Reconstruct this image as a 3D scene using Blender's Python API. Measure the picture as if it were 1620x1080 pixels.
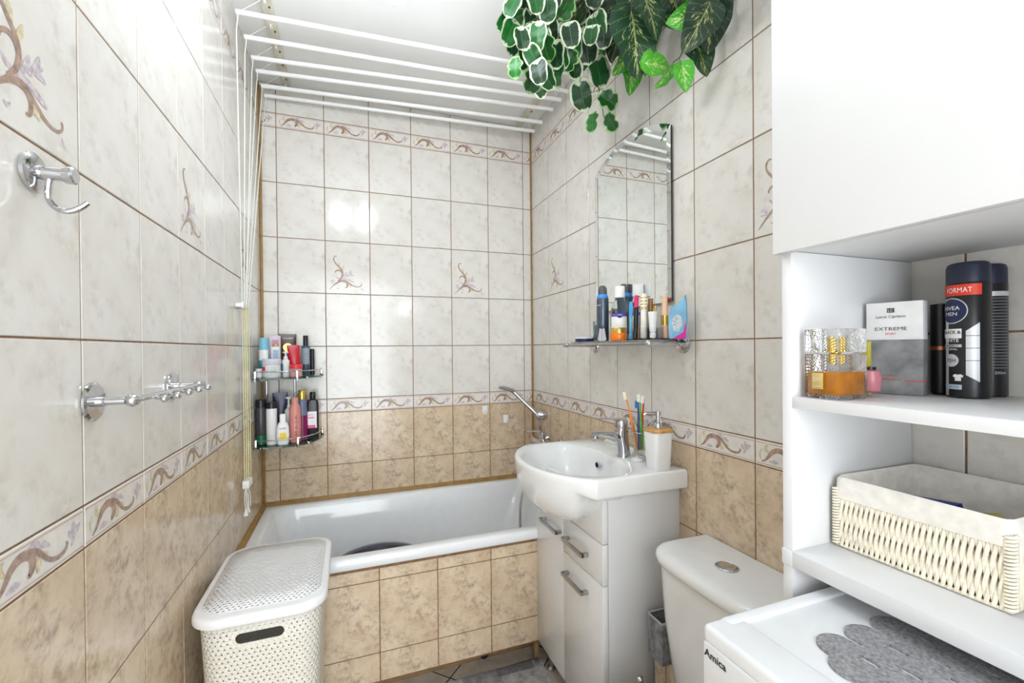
import bpy, bmesh, math, random
from mathutils import Vector, Matrix
R = math.radians
random.seed(7)
for o in list(bpy.data.objects): bpy.data.objects.remove(o)
SC = bpy.context.scene
COL = SC.collection

# ------------------------------------------------------------ camera, world, exposure
W, YR, H = 1.3185, -2.90, 2.437          # right wall x, rear wall y, ceiling z (left wall x=0, back wall y=0, floor z=0)
yaw, pit, rol, FPX, SHY = 0.3522, -0.0058, -0.0092, 694.68, 15.5
fw = Vector((math.sin(yaw)*math.cos(pit), math.cos(yaw)*math.cos(pit), math.sin(pit)))
rt = Vector((math.cos(yaw), -math.sin(yaw), 0)); up = rt.cross(fw)
r2 = math.cos(rol)*rt + math.sin(rol)*up; u2 = -math.sin(rol)*rt + math.cos(rol)*up
cd = bpy.data.cameras.new('camera'); cam = bpy.data.objects.new('camera', cd); COL.objects.link(cam)
cam.matrix_world = Matrix(((r2.x,u2.x,-fw.x,0.3754),(r2.y,u2.y,-fw.y,-2.2352),(r2.z,u2.z,-fw.z,1.2307),(0,0,0,1)))
cd.sensor_fit = 'HORIZONTAL'; cd.sensor_width = 36; cd.lens = FPX/1620*36
cd.shift_y = SHY/1620; cd.clip_start = .02
SC.camera = cam
SC.view_settings.view_transform = 'Standard'; SC.view_settings.look = 'None'
SC.view_settings.gamma = 1; SC.view_settings.use_curve_mapping = False
SC.view_settings.exposure = 0.83
wd = bpy.data.worlds.new('world'); SC.world = wd; wd.use_nodes = True
wd.node_tree.nodes['Background'].inputs[0].default_value = (.90,.95,1,1)
wd.node_tree.nodes['Background'].inputs[1].default_value = 2.0
LAMP = 23.0          # emission strength of the ceiling lamp's frosted bulbs
FILL = 14.0          # power of an added, unseen area light that fills the room from behind
ld = bpy.data.lights.new('rear_fill_light','AREA'); ld.shape='RECTANGLE'; ld.size=.9; ld.size_y=1.9; ld.energy=FILL; ld.color=(.90,.95,1)
lo = bpy.data.objects.new('rear_fill_light', ld); COL.objects.link(lo); lo.location=(.38,-3.35,1.10); lo.rotation_euler=(R(90),0,R(-3))

# ------------------------------------------------------------ node helpers
def lin(c):
    c = c/255; return c/12.92 if c<=.04045 else ((c+.055)/1.055)**2.4
def rgb(t): return (lin(t[0]),lin(t[1]),lin(t[2]),1)
class N:
    def __init__(s, nt, sock): s.nt=nt; s.s=sock
    def _m(s, op, *a, clamp=False):
        n=s.nt.nodes.new('ShaderNodeMath'); n.operation=op; n.use_clamp=clamp
        for i,v in enumerate((s,)+a):
            if isinstance(v,N): s.nt.links.new(v.s,n.inputs[i])
            else: n.inputs[i].default_value=v
        return N(s.nt,n.outputs[0])
    def __add__(s,o): return s._m('ADD',o)
    def __sub__(s,o): return s._m('SUBTRACT',o)
    def __mul__(s,o): return s._m('MULTIPLY',o)
    def __truediv__(s,o): return s._m('DIVIDE',o)
    def lt(s,o): return s._m('LESS_THAN',o)
    def gt(s,o): return s._m('GREATER_THAN',o)
    def abs(s): return s._m('ABSOLUTE')
    def fl(s): return s._m('FLOOR')
    def fr(s): return s._m('FRACT')
    def mn(s,o): return s._m('MINIMUM',o)
    def mx(s,o): return s._m('MAXIMUM',o)
    def mod(s,o): return s._m('FLOORED_MODULO',o)
    def sin(s): return s._m('SINE')
    def inv(s): return s*-1+1
def newmat(name):
    m=bpy.data.materials.new(name); m.use_nodes=True
    return m, m.node_tree, m.node_tree.nodes['Principled BSDF']
def noise(nt, scale, detail=4, rough=.55, vec=None, dist=0):
    n=nt.nodes.new('ShaderNodeTexNoise'); n.inputs['Scale'].default_value=scale
    n.inputs['Detail'].default_value=detail; n.inputs['Roughness'].default_value=rough; n.inputs['Distortion'].default_value=dist
    if vec: nt.links.new(vec,n.inputs['Vector'])
    return n.outputs['Fac']
def ramp(nt, fac, stops):
    r=nt.nodes.new('ShaderNodeValToRGB'); nt.links.new(fac,r.inputs[0])
    e=r.color_ramp.elements
    while len(e)<len(stops): e.new(.5)
    for i,(p,c) in enumerate(stops): e[i].position=p; e[i].color=rgb(c) if len(c)==3 else c
    return r.outputs[0]
def mix(nt, fac, a, b):
    m=nt.nodes.new('ShaderNodeMix'); m.data_type='RGBA'
    if isinstance(fac,(int,float)): m.inputs[0].default_value=fac
    else: nt.links.new(fac,m.inputs[0])
    for i,v in ((6,a),(7,b)):
        if isinstance(v,tuple): m.inputs[i].default_value=rgb(v)
        else: nt.links.new(v,m.inputs[i])
    return m.outputs[2]
def bump(nt, bs, h, strength=.2, dist=.001):
    b=nt.nodes.new('ShaderNodeBump'); b.inputs['Strength'].default_value=strength; b.inputs['Distance'].default_value=dist
    nt.links.new(h,b.inputs['Height']); nt.links.new(b.outputs[0],bs.inputs['Normal'])
def coord(nt, k): return nt.nodes.new('ShaderNodeTexCoord').outputs[k]
_M={}
def M(name, c=(200,200,200), rough=.5, metal=0, vary=.04, scale=30, bmp=0, trans=0, ior=1.45, coat=0, spec=.5, bscale=None, emit=None, sss=0):
    if name in _M: return _M[name]
    m,nt,b=newmat(name)
    oc=coord(nt,'Object')
    if vary>0:
        f=noise(nt,scale,3,.5,oc)
        d=tuple(max(0,x*(1-vary)) for x in c); l=tuple(min(255,x*(1+vary*.5)) for x in c)
        nt.links.new(ramp(nt,f,((.3,d),(.7,l))),b.inputs['Base Color'])
    else: b.inputs['Base Color'].default_value=rgb(c)
    b.inputs['Roughness'].default_value=rough; b.inputs['Metallic'].default_value=metal
    b.inputs['Transmission Weight'].default_value=trans; b.inputs['IOR'].default_value=ior
    b.inputs['Coat Weight'].default_value=coat; b.inputs['Coat Roughness'].default_value=.05
    b.inputs['Specular IOR Level'].default_value=spec
    if bmp: bump(nt,b,noise(nt,bscale or scale*4,3,.6,oc),bmp,.001)
    if emit:
        b.inputs['Emission Color'].default_value=rgb(c); b.inputs['Emission Strength'].default_value=emit
    _M[name]=m; return m

# ------------------------------------------------------------ mesh builder
class B:
    def __init__(s): s.bm=bmesh.new(); s.uv=s.bm.loops.layers.uv.new('UVMap')
    def verts(s, pts, Mx=None): return [s.bm.verts.new((Mx@Vector(p)) if Mx else p) for p in pts]
    def face(s, vs, mi=0):
        try: f=s.bm.faces.new(vs)
        except ValueError: return None
        f.material_index=mi; return f
    def box(s, x0,x1,y0,y1,z0,z1, bev=0, mi=0, Mx=None, seg=2):
        t=bmesh.new()
        m=Matrix.Translation(((x0+x1)/2,(y0+y1)/2,(z0+z1)/2))@Matrix.Diagonal((abs(x1-x0),abs(y1-y0),abs(z1-z0),1))
        bmesh.ops.create_cube(t,size=1,matrix=m)
        if bev: bmesh.ops.bevel(t,geom=t.edges[:],offset=bev,segments=seg,affect='EDGES',profile=.5)
        s._merge(t,mi,Mx); return s
    def _merge(s,t,mi,Mx):
        mp={}
        for v in t.verts: mp[v]=s.bm.verts.new((Mx@v.co) if Mx else v.co)
        for f in t.faces: s.face([mp[v] for v in f.verts],mi)
        t.free()
    def loft(s, rings, mi=0, cap0=True, cap1=True, closed=True, Mx=None, mis=None):
        R_=[s.verts(r,Mx) for r in rings]; n=len(R_[0])
        for i in range(len(R_)-1):
            for j in range(n if closed else n-1):
                k=(j+1)%n
                s.face([R_[i][j],R_[i][k],R_[i+1][k],R_[i+1][j]], mis[i] if mis else mi)
        if cap0: s.face(R_[0][::-1],mis[0] if mis else mi)
        if cap1: s.face(R_[-1],mis[-1] if mis else mi)
        return s
    def lathe(s, prof, c=(0,0,0), ax='z', n=20, mi=0, Mx=None, cap0=True, cap1=True, sx=1, sy=1, mis=None):
        rings=[]
        for r,z in prof:
            ring=[]
            for j in range(n):
                a=2*math.pi*j/n; x,y=r*math.cos(a)*sx,r*math.sin(a)*sy
                p={'z':(x,y,z),'x':(z,x,y),'y':(y,z,x),'-x':(-z,-x,y),'-y':(x,-z,y)}[ax]
                ring.append((c[0]+p[0],c[1]+p[1],c[2]+p[2]))
            rings.append(ring)
        return s.loft(rings,mi,cap0,cap1,True,Mx,mis)
    def tube(s, pts, r, n=8, mi=0, Mx=None, smooth=0, cap=True):
        P=[Vector(p) for p in pts]
        rs=r if isinstance(r,(list,tuple)) else [r]*len(P)
        if smooth:
            Q=[];q=[]
            for i in range(len(P)-1):
                p0=P[max(i-1,0)];p1=P[i];p2=P[i+1];p3=P[min(i+2,len(P)-1)]
                for k in range(smooth):
                    t=k/smooth
                    Q.append(.5*((2*p1)+(p2-p0)*t+(2*p0-5*p1+4*p2-p3)*t*t+(3*p1-p0-3*p2+p3)*t**3)); q.append(rs[i]*(1-t)+rs[i+1]*t)
            Q.append(P[-1]); q.append(rs[-1]); P,rs=Q,q
        rings=[]; prev=None
        for i,p in enumerate(P):
            t=(P[min(i+1,len(P)-1)]-P[max(i-1,0)])
            if t.length<1e-9: t=Vector((0,0,1))
            t.normalize()
            if prev is None:
                a=Vector((0,0,1)) if abs(t.z)<.9 else Vector((1,0,0)); prev=t.cross(a).normalized()
            prev=(prev-t*prev.dot(t)).normalized(); b=t.cross(prev)
            rings.append([p+(prev*math.cos(2*math.pi*j/n)+b*math.sin(2*math.pi*j/n))*rs[i] for j in range(n)])
        return s.loft(rings,mi,cap,cap,True,Mx)
    def ball(s, c, r, mi=0, n=14, sc=(1,1,1), Mx=None):
        t=bmesh.new(); bmesh.ops.create_uvsphere(t,u_segments=n,v_segments=max(6,n*2//3),radius=r,matrix=Matrix.Translation(c)@Matrix.Diagonal((*sc,1)))
        s._merge(t,mi,Mx); return s
    def prism(s, outline, a0, a1, plane='xy', mi=0, bev=0, Mx=None):
        t=bmesh.new()
        def p3(p,a): return {'xy':(p[0],p[1],a),'yz':(a,p[0],p[1]),'xz':(p[0],a,p[1])}[plane]
        A=[t.verts.new(p3(p,a0)) for p in outline]; Bv=[t.verts.new(p3(p,a1)) for p in outline]
        n=len(A)
        for i in range(n): t.faces.new([A[i],A[(i+1)%n],Bv[(i+1)%n],Bv[i]])
        f0=t.faces.new(A[::-1]); f1=t.faces.new(Bv)
        if bev:
            e=list({e for f in (f0,f1) for e in f.edges})
            bmesh.ops.bevel(t,geom=e,offset=bev,segments=2,affect='EDGES',profile=.5)
        s._merge(t,mi,Mx); return s
    def quad(s, p, mi=0, uv=None, Mx=None):
        f=s.face(s.verts(p,Mx),mi)
        if uv and f:
            for l,u in zip(f.loops,uv): l[s.uv].uv=u
        return s
    def out(s, name, mats, parent=None, loc=None, ang=35, rel=False, flip=True, **props):
        bm=s.bm
        if rel and parent: bmesh.ops.translate(bm,verts=bm.verts,vec=-Vector(parent.location))
        if flip: bmesh.ops.recalc_face_normals(bm,faces=bm.faces[:])
        bm.normal_update()
        for f in bm.faces: f.smooth=True
        lim=R(ang)
        for e in bm.edges:
            if len(e.link_faces)==2 and e.calc_face_angle(0)>lim: e.smooth=False
        me=bpy.data.meshes.new(name); bm.to_mesh(me); bm.free()
        if not isinstance(mats,(list,tuple)): mats=[mats]
        for m in mats: me.materials.append(m)
        o=bpy.data.objects.new(name,me); COL.objects.link(o)
        if parent: o.parent=parent
        if loc is not None: o.location=loc
        for k,v in props.items(): o[k]=v
        return o
def tag(o,label,cat,group=None):
    o['label']=label; o['category']=cat
    if group: o['group']=group
    return o
def thing(name,label,cat,loc=(0,0,0),rz=0,group=None):
    o=bpy.data.objects.new(name,None); COL.objects.link(o); o.empty_display_size=.03
    o.location=loc; o.rotation_euler=(0,0,rz); return tag(o,label,cat,group)
def struct(o,label=None):
    o['kind']='structure'
    if label: o['label']=label
    return o
def rr(hx,hy,r,n=6,c=(0,0),z=0,bow=0):
    pts=[]
    for cx,cy,a0 in ((hx-r,hy-r,0),(-hx+r,hy-r,90),(-hx+r,-hy+r,180),(hx-r,-hy+r,270)):
        for k in range(n+1):
            a=R(a0+90*k/n); x,y=cx+r*math.cos(a),cy+r*math.sin(a)
            if bow: x*=1+bow*(1-(y/hy)**2); y*=1+bow*(1-(x/(hx*(1+bow)))**2)
            pts.append((c[0]+x,c[1]+y,z))
    return pts
def text(name, body, mat, parent, org, right, upv, width=None, height=None, size=.01, ext=.0003, align='CENTER', rel=False, mapf=None, bold=0, **props):
    cu=bpy.data.curves.new(name,'FONT'); cu.body=body; cu.size=1; cu.align_x=align; cu.align_y='CENTER'; cu.resolution_u=3; cu.offset=bold
    t=bpy.data.objects.new(name,cu); COL.objects.link(t)
    dg=bpy.context.evaluated_depsgraph_get(); dg.update()
    me=bpy.data.meshes.new_from_object(t.evaluated_get(dg)); bpy.data.objects.remove(t)
    if not len(me.vertices): return None
    xs=[v.co.x for v in me.vertices]; ys=[v.co.y for v in me.vertices]
    wx,wy=max(xs)-min(xs),max(ys)-min(ys); cx,cy=(max(xs)+min(xs))/2,(max(ys)+min(ys))/2
    sx=size; sy=size
    if width: sx=width/wx; sy=sx
    if height: sy=height/wy; sx=sx if width else sy
    if align=='LEFT': cx=min(xs)
    rt_=Vector(right).normalized(); up_=Vector(upv).normalized(); nr=rt_.cross(up_)
    O=Vector(org)-(Vector(parent.location) if (rel and parent) else Vector((0,0,0)))
    for v in me.vertices:
        x,y=(v.co.x-cx)*sx,(v.co.y-cy)*sy
        v.co = mapf(x,y) if mapf else O+rt_*x+up_*y+nr*ext
    me.materials.append(mat)
    o=bpy.data.objects.new(name,me); COL.objects.link(o); o.parent=parent
    for k,v in props.items(): o[k]=v
    return o
# ------------------------------------------------------------ shared materials
CHROME=M('chrome',(205,206,210),.09,1,.02)
STEEL=M('brushed steel',(178,176,176),.28,1,.05)
WHITE_GLOSS=M('white ceramic glaze',(236,237,236),.09,0,.01,coat=.4)
ENAMEL=M('white enamel',(238,240,241),.12,0,.01,coat=.3)
LAMINATE=M('white laminate board',(226,227,228),.42,0,.015,scale=6,bmp=.05,bscale=300)
GLOSSWHITE=M('white gloss lacquer',(234,235,235),.14,0,.01,coat=.5)
WHITEPL=M('white plastic',(236,236,234),.35,0,.02)
APPL=M('white enamelled appliance steel',(232,234,236),.28,0,.01)
OCHRE=M('ochre brown joint strip',(158,122,66),.45,0,.12,scale=40)
def glassmat(name,c=(255,255,255),rough=.01,ior=1.45):
    if name in _M: return _M[name]
    m,nt,b=newmat(name); b.inputs['Base Color'].default_value=rgb(c); b.inputs['Transmission Weight'].default_value=1
    b.inputs['Roughness'].default_value=rough; b.inputs['IOR'].default_value=ior
    _M[name]=m; return m
GLASS=glassmat('clear glass',(250,255,253))
GREENGLASS=glassmat('green tinted edge glass',(190,225,212))

def tile_mat(name, base, cloud, brown, grey, rough=.13, sc=1.0, amt=(.45,.62)):
    m,nt,b=newmat(name); uv=coord(nt,'UV')
    f1=noise(nt,11*sc,6,.62,uv,.3); f2=noise(nt,38*sc,5,.65,uv,.2); f3=noise(nt,6*sc,3,.6,uv,.5)
    c=mix(nt,ramp(nt,f3,((.38,(0,0,0)),(.66,(255,255,255)))),base,cloud)
    k=(N(nt,ramp(nt,f1,((amt[0],(0,0,0)),(amt[1]+.1,(255,255,255)))))*N(nt,ramp(nt,f2,((.36,(0,0,0)),(.68,(255,255,255))))))
    c=mix(nt,(k*.9).s,c,brown)
    f4=noise(nt,14*sc,5,.6,nt.nodes.new('ShaderNodeMapping').outputs[0])
    mp=nt.nodes[-1]; mp=[n for n in nt.nodes if n.bl_idname=='ShaderNodeMapping'][0]
    nt.links.new(uv,mp.inputs[0]); mp.inputs['Location'].default_value=(3.1,1.7,.4)
    g=N(nt,ramp(nt,f4,((.5,(0,0,0)),(.72,(255,255,255)))))*N(nt,ramp(nt,f2,((.45,(0,0,0)),(.62,(255,255,255)))))
    c=mix(nt,(g*.75).s,c,grey)
    nt.links.new(c,b.inputs['Base Color']); b.inputs['Roughness'].default_value=rough
    b.inputs['Specular IOR Level'].default_value=.5
    bump(nt,b,noise(nt,9,2,.5,uv),.06,.001)
    return m
TL=tile_mat('cream marbled glazed tile',(226,223,217),(219,214,205),(196,186,170),(197,194,187))
TD=tile_mat('sand marbled glazed tile',(222,203,175),(206,182,152),(150,120,98),(166,148,134),.16,1.5,(.40,.54))
TB=M('white border tile glaze',(229,224,217),.15,0,.03,scale=60)
GR=M('brown grout',(134,104,78),.85,0,.15,scale=60)
MB=M('printed brown scroll',(172,146,130),.2,0,.2,scale=90)
MM=M('printed mauve leaf',(206,194,200),.2,0,.14,scale=150)
MO=M('printed ochre leaf',(218,204,168),.2,0,.14,scale=150)
ML=M('printed pink line',(208,180,166),.2,0,.06,scale=80)

# scroll prints: (centre line in tile fractions, widths, material index)
DEC=[([(.07,.07),(.14,.13),(.22,.19),(.30,.235),(.38,.25),(.46,.235),(.53,.20),(.60,.165),(.68,.145),(.75,.15),(.795,.175),(.80,.205),(.785,.215)],[.004,.012,.02,.03,.034,.03,.024,.02,.016,.015,.014,.012,.008],4),
 ([(.27,.245),(.335,.29),(.37,.35),(.375,.41),(.345,.47),(.29,.52),(.23,.575),(.19,.63),(.185,.68),(.215,.715),(.26,.715)],[.012,.026,.03,.028,.024,.022,.019,.018,.017,.015,.008],4),
 ([(.375,.36),(.36,.42),(.31,.45),(.25,.445),(.215,.415),(.225,.40)],[.02,.03,.026,.02,.016,.008],4),
 ([(.40,.25),(.455,.225),(.48,.18),(.465,.13),(.43,.125)],[.02,.028,.026,.02,.01],4),
 ([(.50,.215),(.53,.17),(.56,.13)],[.02,.04,.008],6),([(.45,.22),(.48,.19),(.50,.14)],[.015,.03,.008],6),
 ([(.31,.49),(.30,.56),(.29,.60)],[.02,.04,.01],6),([(.36,.44),(.39,.50),(.41,.55)],[.02,.036,.01],6),
 ([(.30,.25),(.40,.29),(.52,.27),(.60,.24),(.64,.23)],[.012,.03,.034,.026,.01],5),
 ([(.40,.30),(.44,.37),(.47,.43)],[.016,.036,.01],5),([(.46,.33),(.53,.39),(.60,.42)],[.016,.04,.01],5),([(.48,.36),(.56,.37),(.63,.355)],[.012,.034,.01],5),
 ([(.50,.35),(.55,.43),(.565,.47)],[.012,.034,.008],5),([(.20,.21),(.15,.245),(.10,.25)],[.012,.03,.008],5),([(.10,.20),(.15,.20),(.2,.20)],[.006,.02,.01],5),
 ([(.795,.13),(.815,.10),(.82,.08)],[.008,.022,.004],5),([(.24,.11),(.27,.10),(.3,.12)],[.006,.02,.006],5),([(.33,.29),(.27,.30),(.22,.33)],[.012,.03,.008],5)]
BOR=[([(.10,.17),(.155,.28),(.20,.45),(.25,.63),(.32,.72),(.39,.68),(.43,.54),(.425,.38),(.395,.27),(.385,.30)],[.01,.022,.035,.045,.05,.05,.05,.045,.03,.01],4),
 ([(.28,.70),(.38,.74),(.46,.66),(.52,.52),(.57,.37),(.63,.27),(.70,.24),(.76,.29),(.785,.40),(.77,.46)],[.012,.03,.034,.03,.026,.026,.026,.024,.02,.01],4),
 ([(.21,.52),(.16,.66),(.165,.80),(.19,.82)],[.012,.035,.03,.01],6),([(.43,.58),(.48,.42),(.48,.28),(.46,.24)],[.02,.05,.04,.012],6),([(.52,.56),(.575,.44),(.58,.36)],[.012,.035,.01],6),
 ([(.36,.72),(.44,.80),(.50,.79)],[.014,.045,.01],5),([(.46,.70),(.54,.70),(.60,.60)],[.012,.04,.01],5),
 ([(.83,.28),(.86,.45),(.865,.66),(.85,.80)],[.01,.035,.05,.012],5),([(.865,.45),(.905,.60),(.94,.68)],[.012,.04,.01],5),([(.855,.42),(.82,.55),(.80,.66)],[.012,.035,.008],5),
 ([(.20,.22),(.27,.26),(.32,.24)],[.008,.045,.01],5),([(.09,.24),(.07,.45),(.10,.66)],[.008,.022,.008],6)]
def strip(b, pts, ws, mi, to3, ay):
    P=[Vector((p[0],p[1]*ay)) for p in pts]
    Q=[];q=[]
    for i in range(len(P)-1):
        p0=P[max(i-1,0)];p1=P[i];p2=P[i+1];p3=P[min(i+2,len(P)-1)]
        for k in range(3):
            t=k/3; Q.append(.5*((2*p1)+(p2-p0)*t+(2*p0-5*p1+4*p2-p3)*t*t+(3*p1-p0-3*p2+p3)*t**3)); q.append(ws[i]*(1-t)+ws[i+1]*t)
    Q.append(P[-1]); q.append(ws[-1])
    L=[];Rr=[]
    for i,p in enumerate(Q):
        t=Q[min(i+1,len(Q)-1)]-Q[max(i-1,0)]
        if t.length<1e-9: t=Vector((1,0))
        t.normalize(); n=Vector((-t.y,t.x))
        L.append(p+n*q[i]/2); Rr.append(p-n*q[i]/2)
    for i in range(len(Q)-1):
        c=[Rr[i],Rr[i+1],L[i+1],L[i]]
        if any(to3(v.x,v.y/ay) is None for v in c): continue
        b.face(b.verts([to3(v.x,v.y/ay) for v in c]),mi)
Z0=[-.0534,.1946,.4426,.6906,.9386,1.0020,1.25,1.498,1.746,1.994,2.242,2.3058,2.5538]
def tiled(b, org, ud, nd, u0, u1, phase, z0, z1, decor=(), zs=Z0, pitch=.2):
    """tiles between the grout lines phase+k*pitch, clipped to u0..u1, z0..z1"""
    org,ud,nd=Vector(org),Vector(ud),Vector(nd); zd=Vector((0,0,1)); g=.0015; bv=.0013; dep=.0012
    def P(u,z,d): return org+ud*u+zd*z+nd*d
    b.face(b.verts([P(u0,z0,-dep),P(u1,z0,-dep),P(u1,z1,-dep),P(u0,z1,-dep)]),0)
    k=math.floor((u0-phase)/pitch)
    while phase+k*pitch<u1-.002:
        a=phase+k*pitch; A=max(a,u0); Bq=min(a+pitch,u1)
        if Bq-A>.006:
            for i in range(len(zs)-1):
                lo,hi=zs[i],zs[i+1]; L=max(lo,z0); Hh=min(hi,z1)
                if Hh-L<.006: continue
                row=hi-lo; kind=3 if row<.1 else (1 if lo>.95 else 2)
                x0,x1,y0,y1=A+g,Bq-g,L+g,Hh-g
                o_=[(x0,y0),(x1,y0),(x1,y1),(x0,y1)]; i_=[(x0+bv,y0+bv),(x1-bv,y0+bv),(x1-bv,y1-bv),(x0+bv,y1-bv)]
                vo=b.verts([P(*p,-dep) for p in o_]); vi=b.verts([P(*p,0) for p in i_])
                uvf=lambda p:(p[0]-a,p[1]-lo)
                fs=[([vi[0],vi[1],vi[2],vi[3]],i_)]+[([vo[j],vo[(j+1)%4],vi[(j+1)%4],vi[j]],None) for j in range(4)]
                for vs,pp in fs:
                    f=b.face(vs,kind)
                    if f:
                        for l in f.loops:
                            w=l.vert.co-org; l[b.uv].uv=(w.dot(ud)-a,w.z+org.z*0-lo)
                def to3(u,v,e=.00035):
                    uu=a+u*pitch; zz=lo+v*row
                    if uu<A+.002 or uu>Bq-.002 or zz<L+.001 or zz>Hh-.001: return None
                    return P(uu,zz,e)
                if kind==3:
                    for q_,(pts,ws,mi) in enumerate(BOR): strip(b,pts,[w_*1.25 for w_ in ws],mi,lambda u,v,e=.0003+.00002*(len(BOR)-q_): to3(u,v,e),row/pitch)
                    for v in (.10,.90):
                        w=.018; c=[(A+.002,lo+row*(v-w)),(Bq-.002,lo+row*(v-w)),(Bq-.002,lo+row*(v+w)),(A+.002,lo+row*(v+w))]
                        b.face(b.verts([P(*p,.0003) for p in c]),7)
                if abs(lo-1.498)<.01 and any(abs(a-d)<.02 for d in decor):
                    for q_,(pts,ws,mi) in enumerate(DEC): strip(b,pts,[w_*1.55 for w_ in ws],mi,lambda u,v,e=.0003+.00002*(len(DEC)-q_): to3(u,v,e),row/pitch)
        k+=1
TM=[GR,TL,TD,TB,MB,MM,MO,ML]
def solid_back(b,x0,x1,y0,y1,z0,z1): b.box(x0,x1,y0,y1,z0,z1,mi=0)

# ------------------------------------------------------------ room shell
b=B(); tiled(b,(0,0,0),(1,0,0),(0,-1,0),0,W,.0684,.02,H,(.2684,.8684)); solid_back(b,-.12,W+.12,.0015,.12,0,H)
struct(b.out('wall_back',TM,flip=False))
b=B(); tiled(b,(0,YR,0),(0,1,0),(1,0,0),0,-YR,(-.0011-YR)%.2,.0,H,(-1.6011-YR,-1.0011-YR,-.4011-YR,-2.2011-YR)); solid_back(b,-.12,-.0015,YR,0,0,H)
struct(b.out('wall_left',TM,flip=False))
b=B(); tiled(b,(W,0,0),(0,-1,0),(-1,0,0),0,-YR,.0172,.0,H,(.2172,.8172,1.4172,2.0172)); solid_back(b,W+.0015,W+.12,YR,0,0,H)
struct(b.out('wall_right',TM,flip=False))
PAINT=M('white matt paint',(242,242,240),.9,0,.012,scale=3,bmp=.05,bscale=120)
b=B(); b.box(-.12,-.02,YR-.1,YR,0,H); b.box(.80,W+.12,YR-.1,YR,0,H); b.box(-.02,.80,YR-.1,YR,2.05,H)  # unseen rear wall, with a door opening added to let the fill light in
struct(b.out('wall_rear',PAINT))
t=thing('wall_lamp','small round wall lamp on the rear wall behind the camera','lamp',(.95,YR,1.70))
b=B(); b.lathe([(0,0),(.04,0),(.042,.01),(.02,.02),(.012,.045),(0,.045)],ax='y',n=20); b.out('wall_plate',CHROME,t)
b=B(); b.ball((0,.085,0),.045,n=20); b.out('globe',M('frosted wall globe',(240,247,255),.4,0,0,emit=LAMP*1.1),t)
b=B(); b.box(.003,.03,YR-.11,YR+.012,0,2.08); b.box(.80,.83,YR-.11,YR+.012,0,2.08); b.box(.03,.80,YR-.11,YR+.012,2.05,2.08)
struct(b.out('trim_5',GLOSSWHITE),'white frame of the unseen doorway added to let fill light in')
b=B(); b.box(-.12,W+.12,YR-.1,.12,H,H+.1); struct(b.out('ceiling',PAINT))
# floor: diagonal marbled tiles, dark grout
m,nt,bs=newmat('grey beige marbled floor tile')
oc=coord(nt,'Object'); mp=nt.nodes.new('ShaderNodeMapping'); nt.links.new(oc,mp.inputs[0])
mp.inputs['Rotation'].default_value=(0,0,R(45)); sp=nt.nodes.new('ShaderNodeSeparateXYZ'); nt.links.new(mp.outputs[0],sp.inputs[0])
U=N(nt,sp.outputs[0]); V=N(nt,sp.outputs[1]); PT=.30
def dd(q,off): 
    f=((q-off)/PT).fr(); return (f-.5).abs().inv()-.5
a=R(45); px,py=.712,-.614
gx=dd(U,px*math.cos(a)-py*math.sin(a)); gy=dd(V,px*math.sin(a)+py*math.cos(a))
mk=gx.mn(gy).lt(.008)
base=ramp(nt,noise(nt,9,6,.65,oc,.4),((.30,(176,160,138)),(.5,(206,196,180)),(.72,(224,218,206))))
nt.links.new(mix(nt,mk.s,base,(52,46,46)),bs.inputs['Base Color']); bs.inputs['Roughness'].default_value=.25
b=B(); b.box(-.12,W+.12,YR-.6,.12,-.1,0); struct(b.out('floor',m))
# corner strips and bath edge strips
b=B(); b.box(.0,.011,-.011,.0,.533,H-.02,.003); struct(b.out('trim_1',OCHRE),'ochre strip in the left back corner')
b=B(); b.box(W-.009,W,-.009,0,.533,H-.02,.003); struct(b.out('trim_2',OCHRE),'ochre strip in the right back corner')
b=B(); b.prism([(0,.534),(-.016,.534),(-.004,.55),(0,.55)],.012,W-.0,'yz',bev=0)
b.prism([(0,.534),(.016,.534),(.004,.55),(0,.55)],-.685,0,'xz',bev=0); struct(b.out('trim_3',OCHRE),'ochre strip sealing the bath rim to the walls')
# bath front panel
b=B(); tiled(b,(0,-.671,0),(1,0,0),(0,-1,0),0,W,.0595,.096,.488,(),[-.0534,.1946,.4426,.6906])
b.box(0,W,-.6692,-.655,.092,.488,mi=0)
b.box(0,W,-.674,-.655,.486,.496,mi=0)
struct(b.out('trim_4',TM,flip=False),'sand tiled bath front panel')
b=B(); b.box(0,W,-.56,-.54,0,.1); b.box(0,1.04,-.665,-.56,.088,.096)
b.box(1.034,1.050,-.668,-.650,.03,.09)
struct(b.out('baseboard_back',M('brown plinth board',(140,112,76),.6,0,.15,scale=12)),'brown recessed plinth under the bath panel')
b=B(); b.lathe([(.0,-.562),(.016,-.562),(.017,-.561),(.017,-.557)],(0,0,0),'y',14,cap0=False)
o=b.out('vent_hole',M('black rubber',(22,20,24),.6),None,loc=(.862,-.004,.0175)); tag(o,'small black round hole plug in the plinth under the bath panel','plug')
# tiled ledge behind toilet
b=B(); tiled(b,(1.205,0,0),(0,-1,0),(-1,0,0),1.168,1.72,.0172,0,.335,(),[-.0534,.1946,.4426])
b.box(1.2065,W,-1.72,-1.169,0,.334,mi=0); b.box(1.205,W,-1.72,-1.168,.334,.342,mi=2)
struct(b.out('trim_6',TM,flip=False),'low sand tiled ledge behind the toilet')

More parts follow.
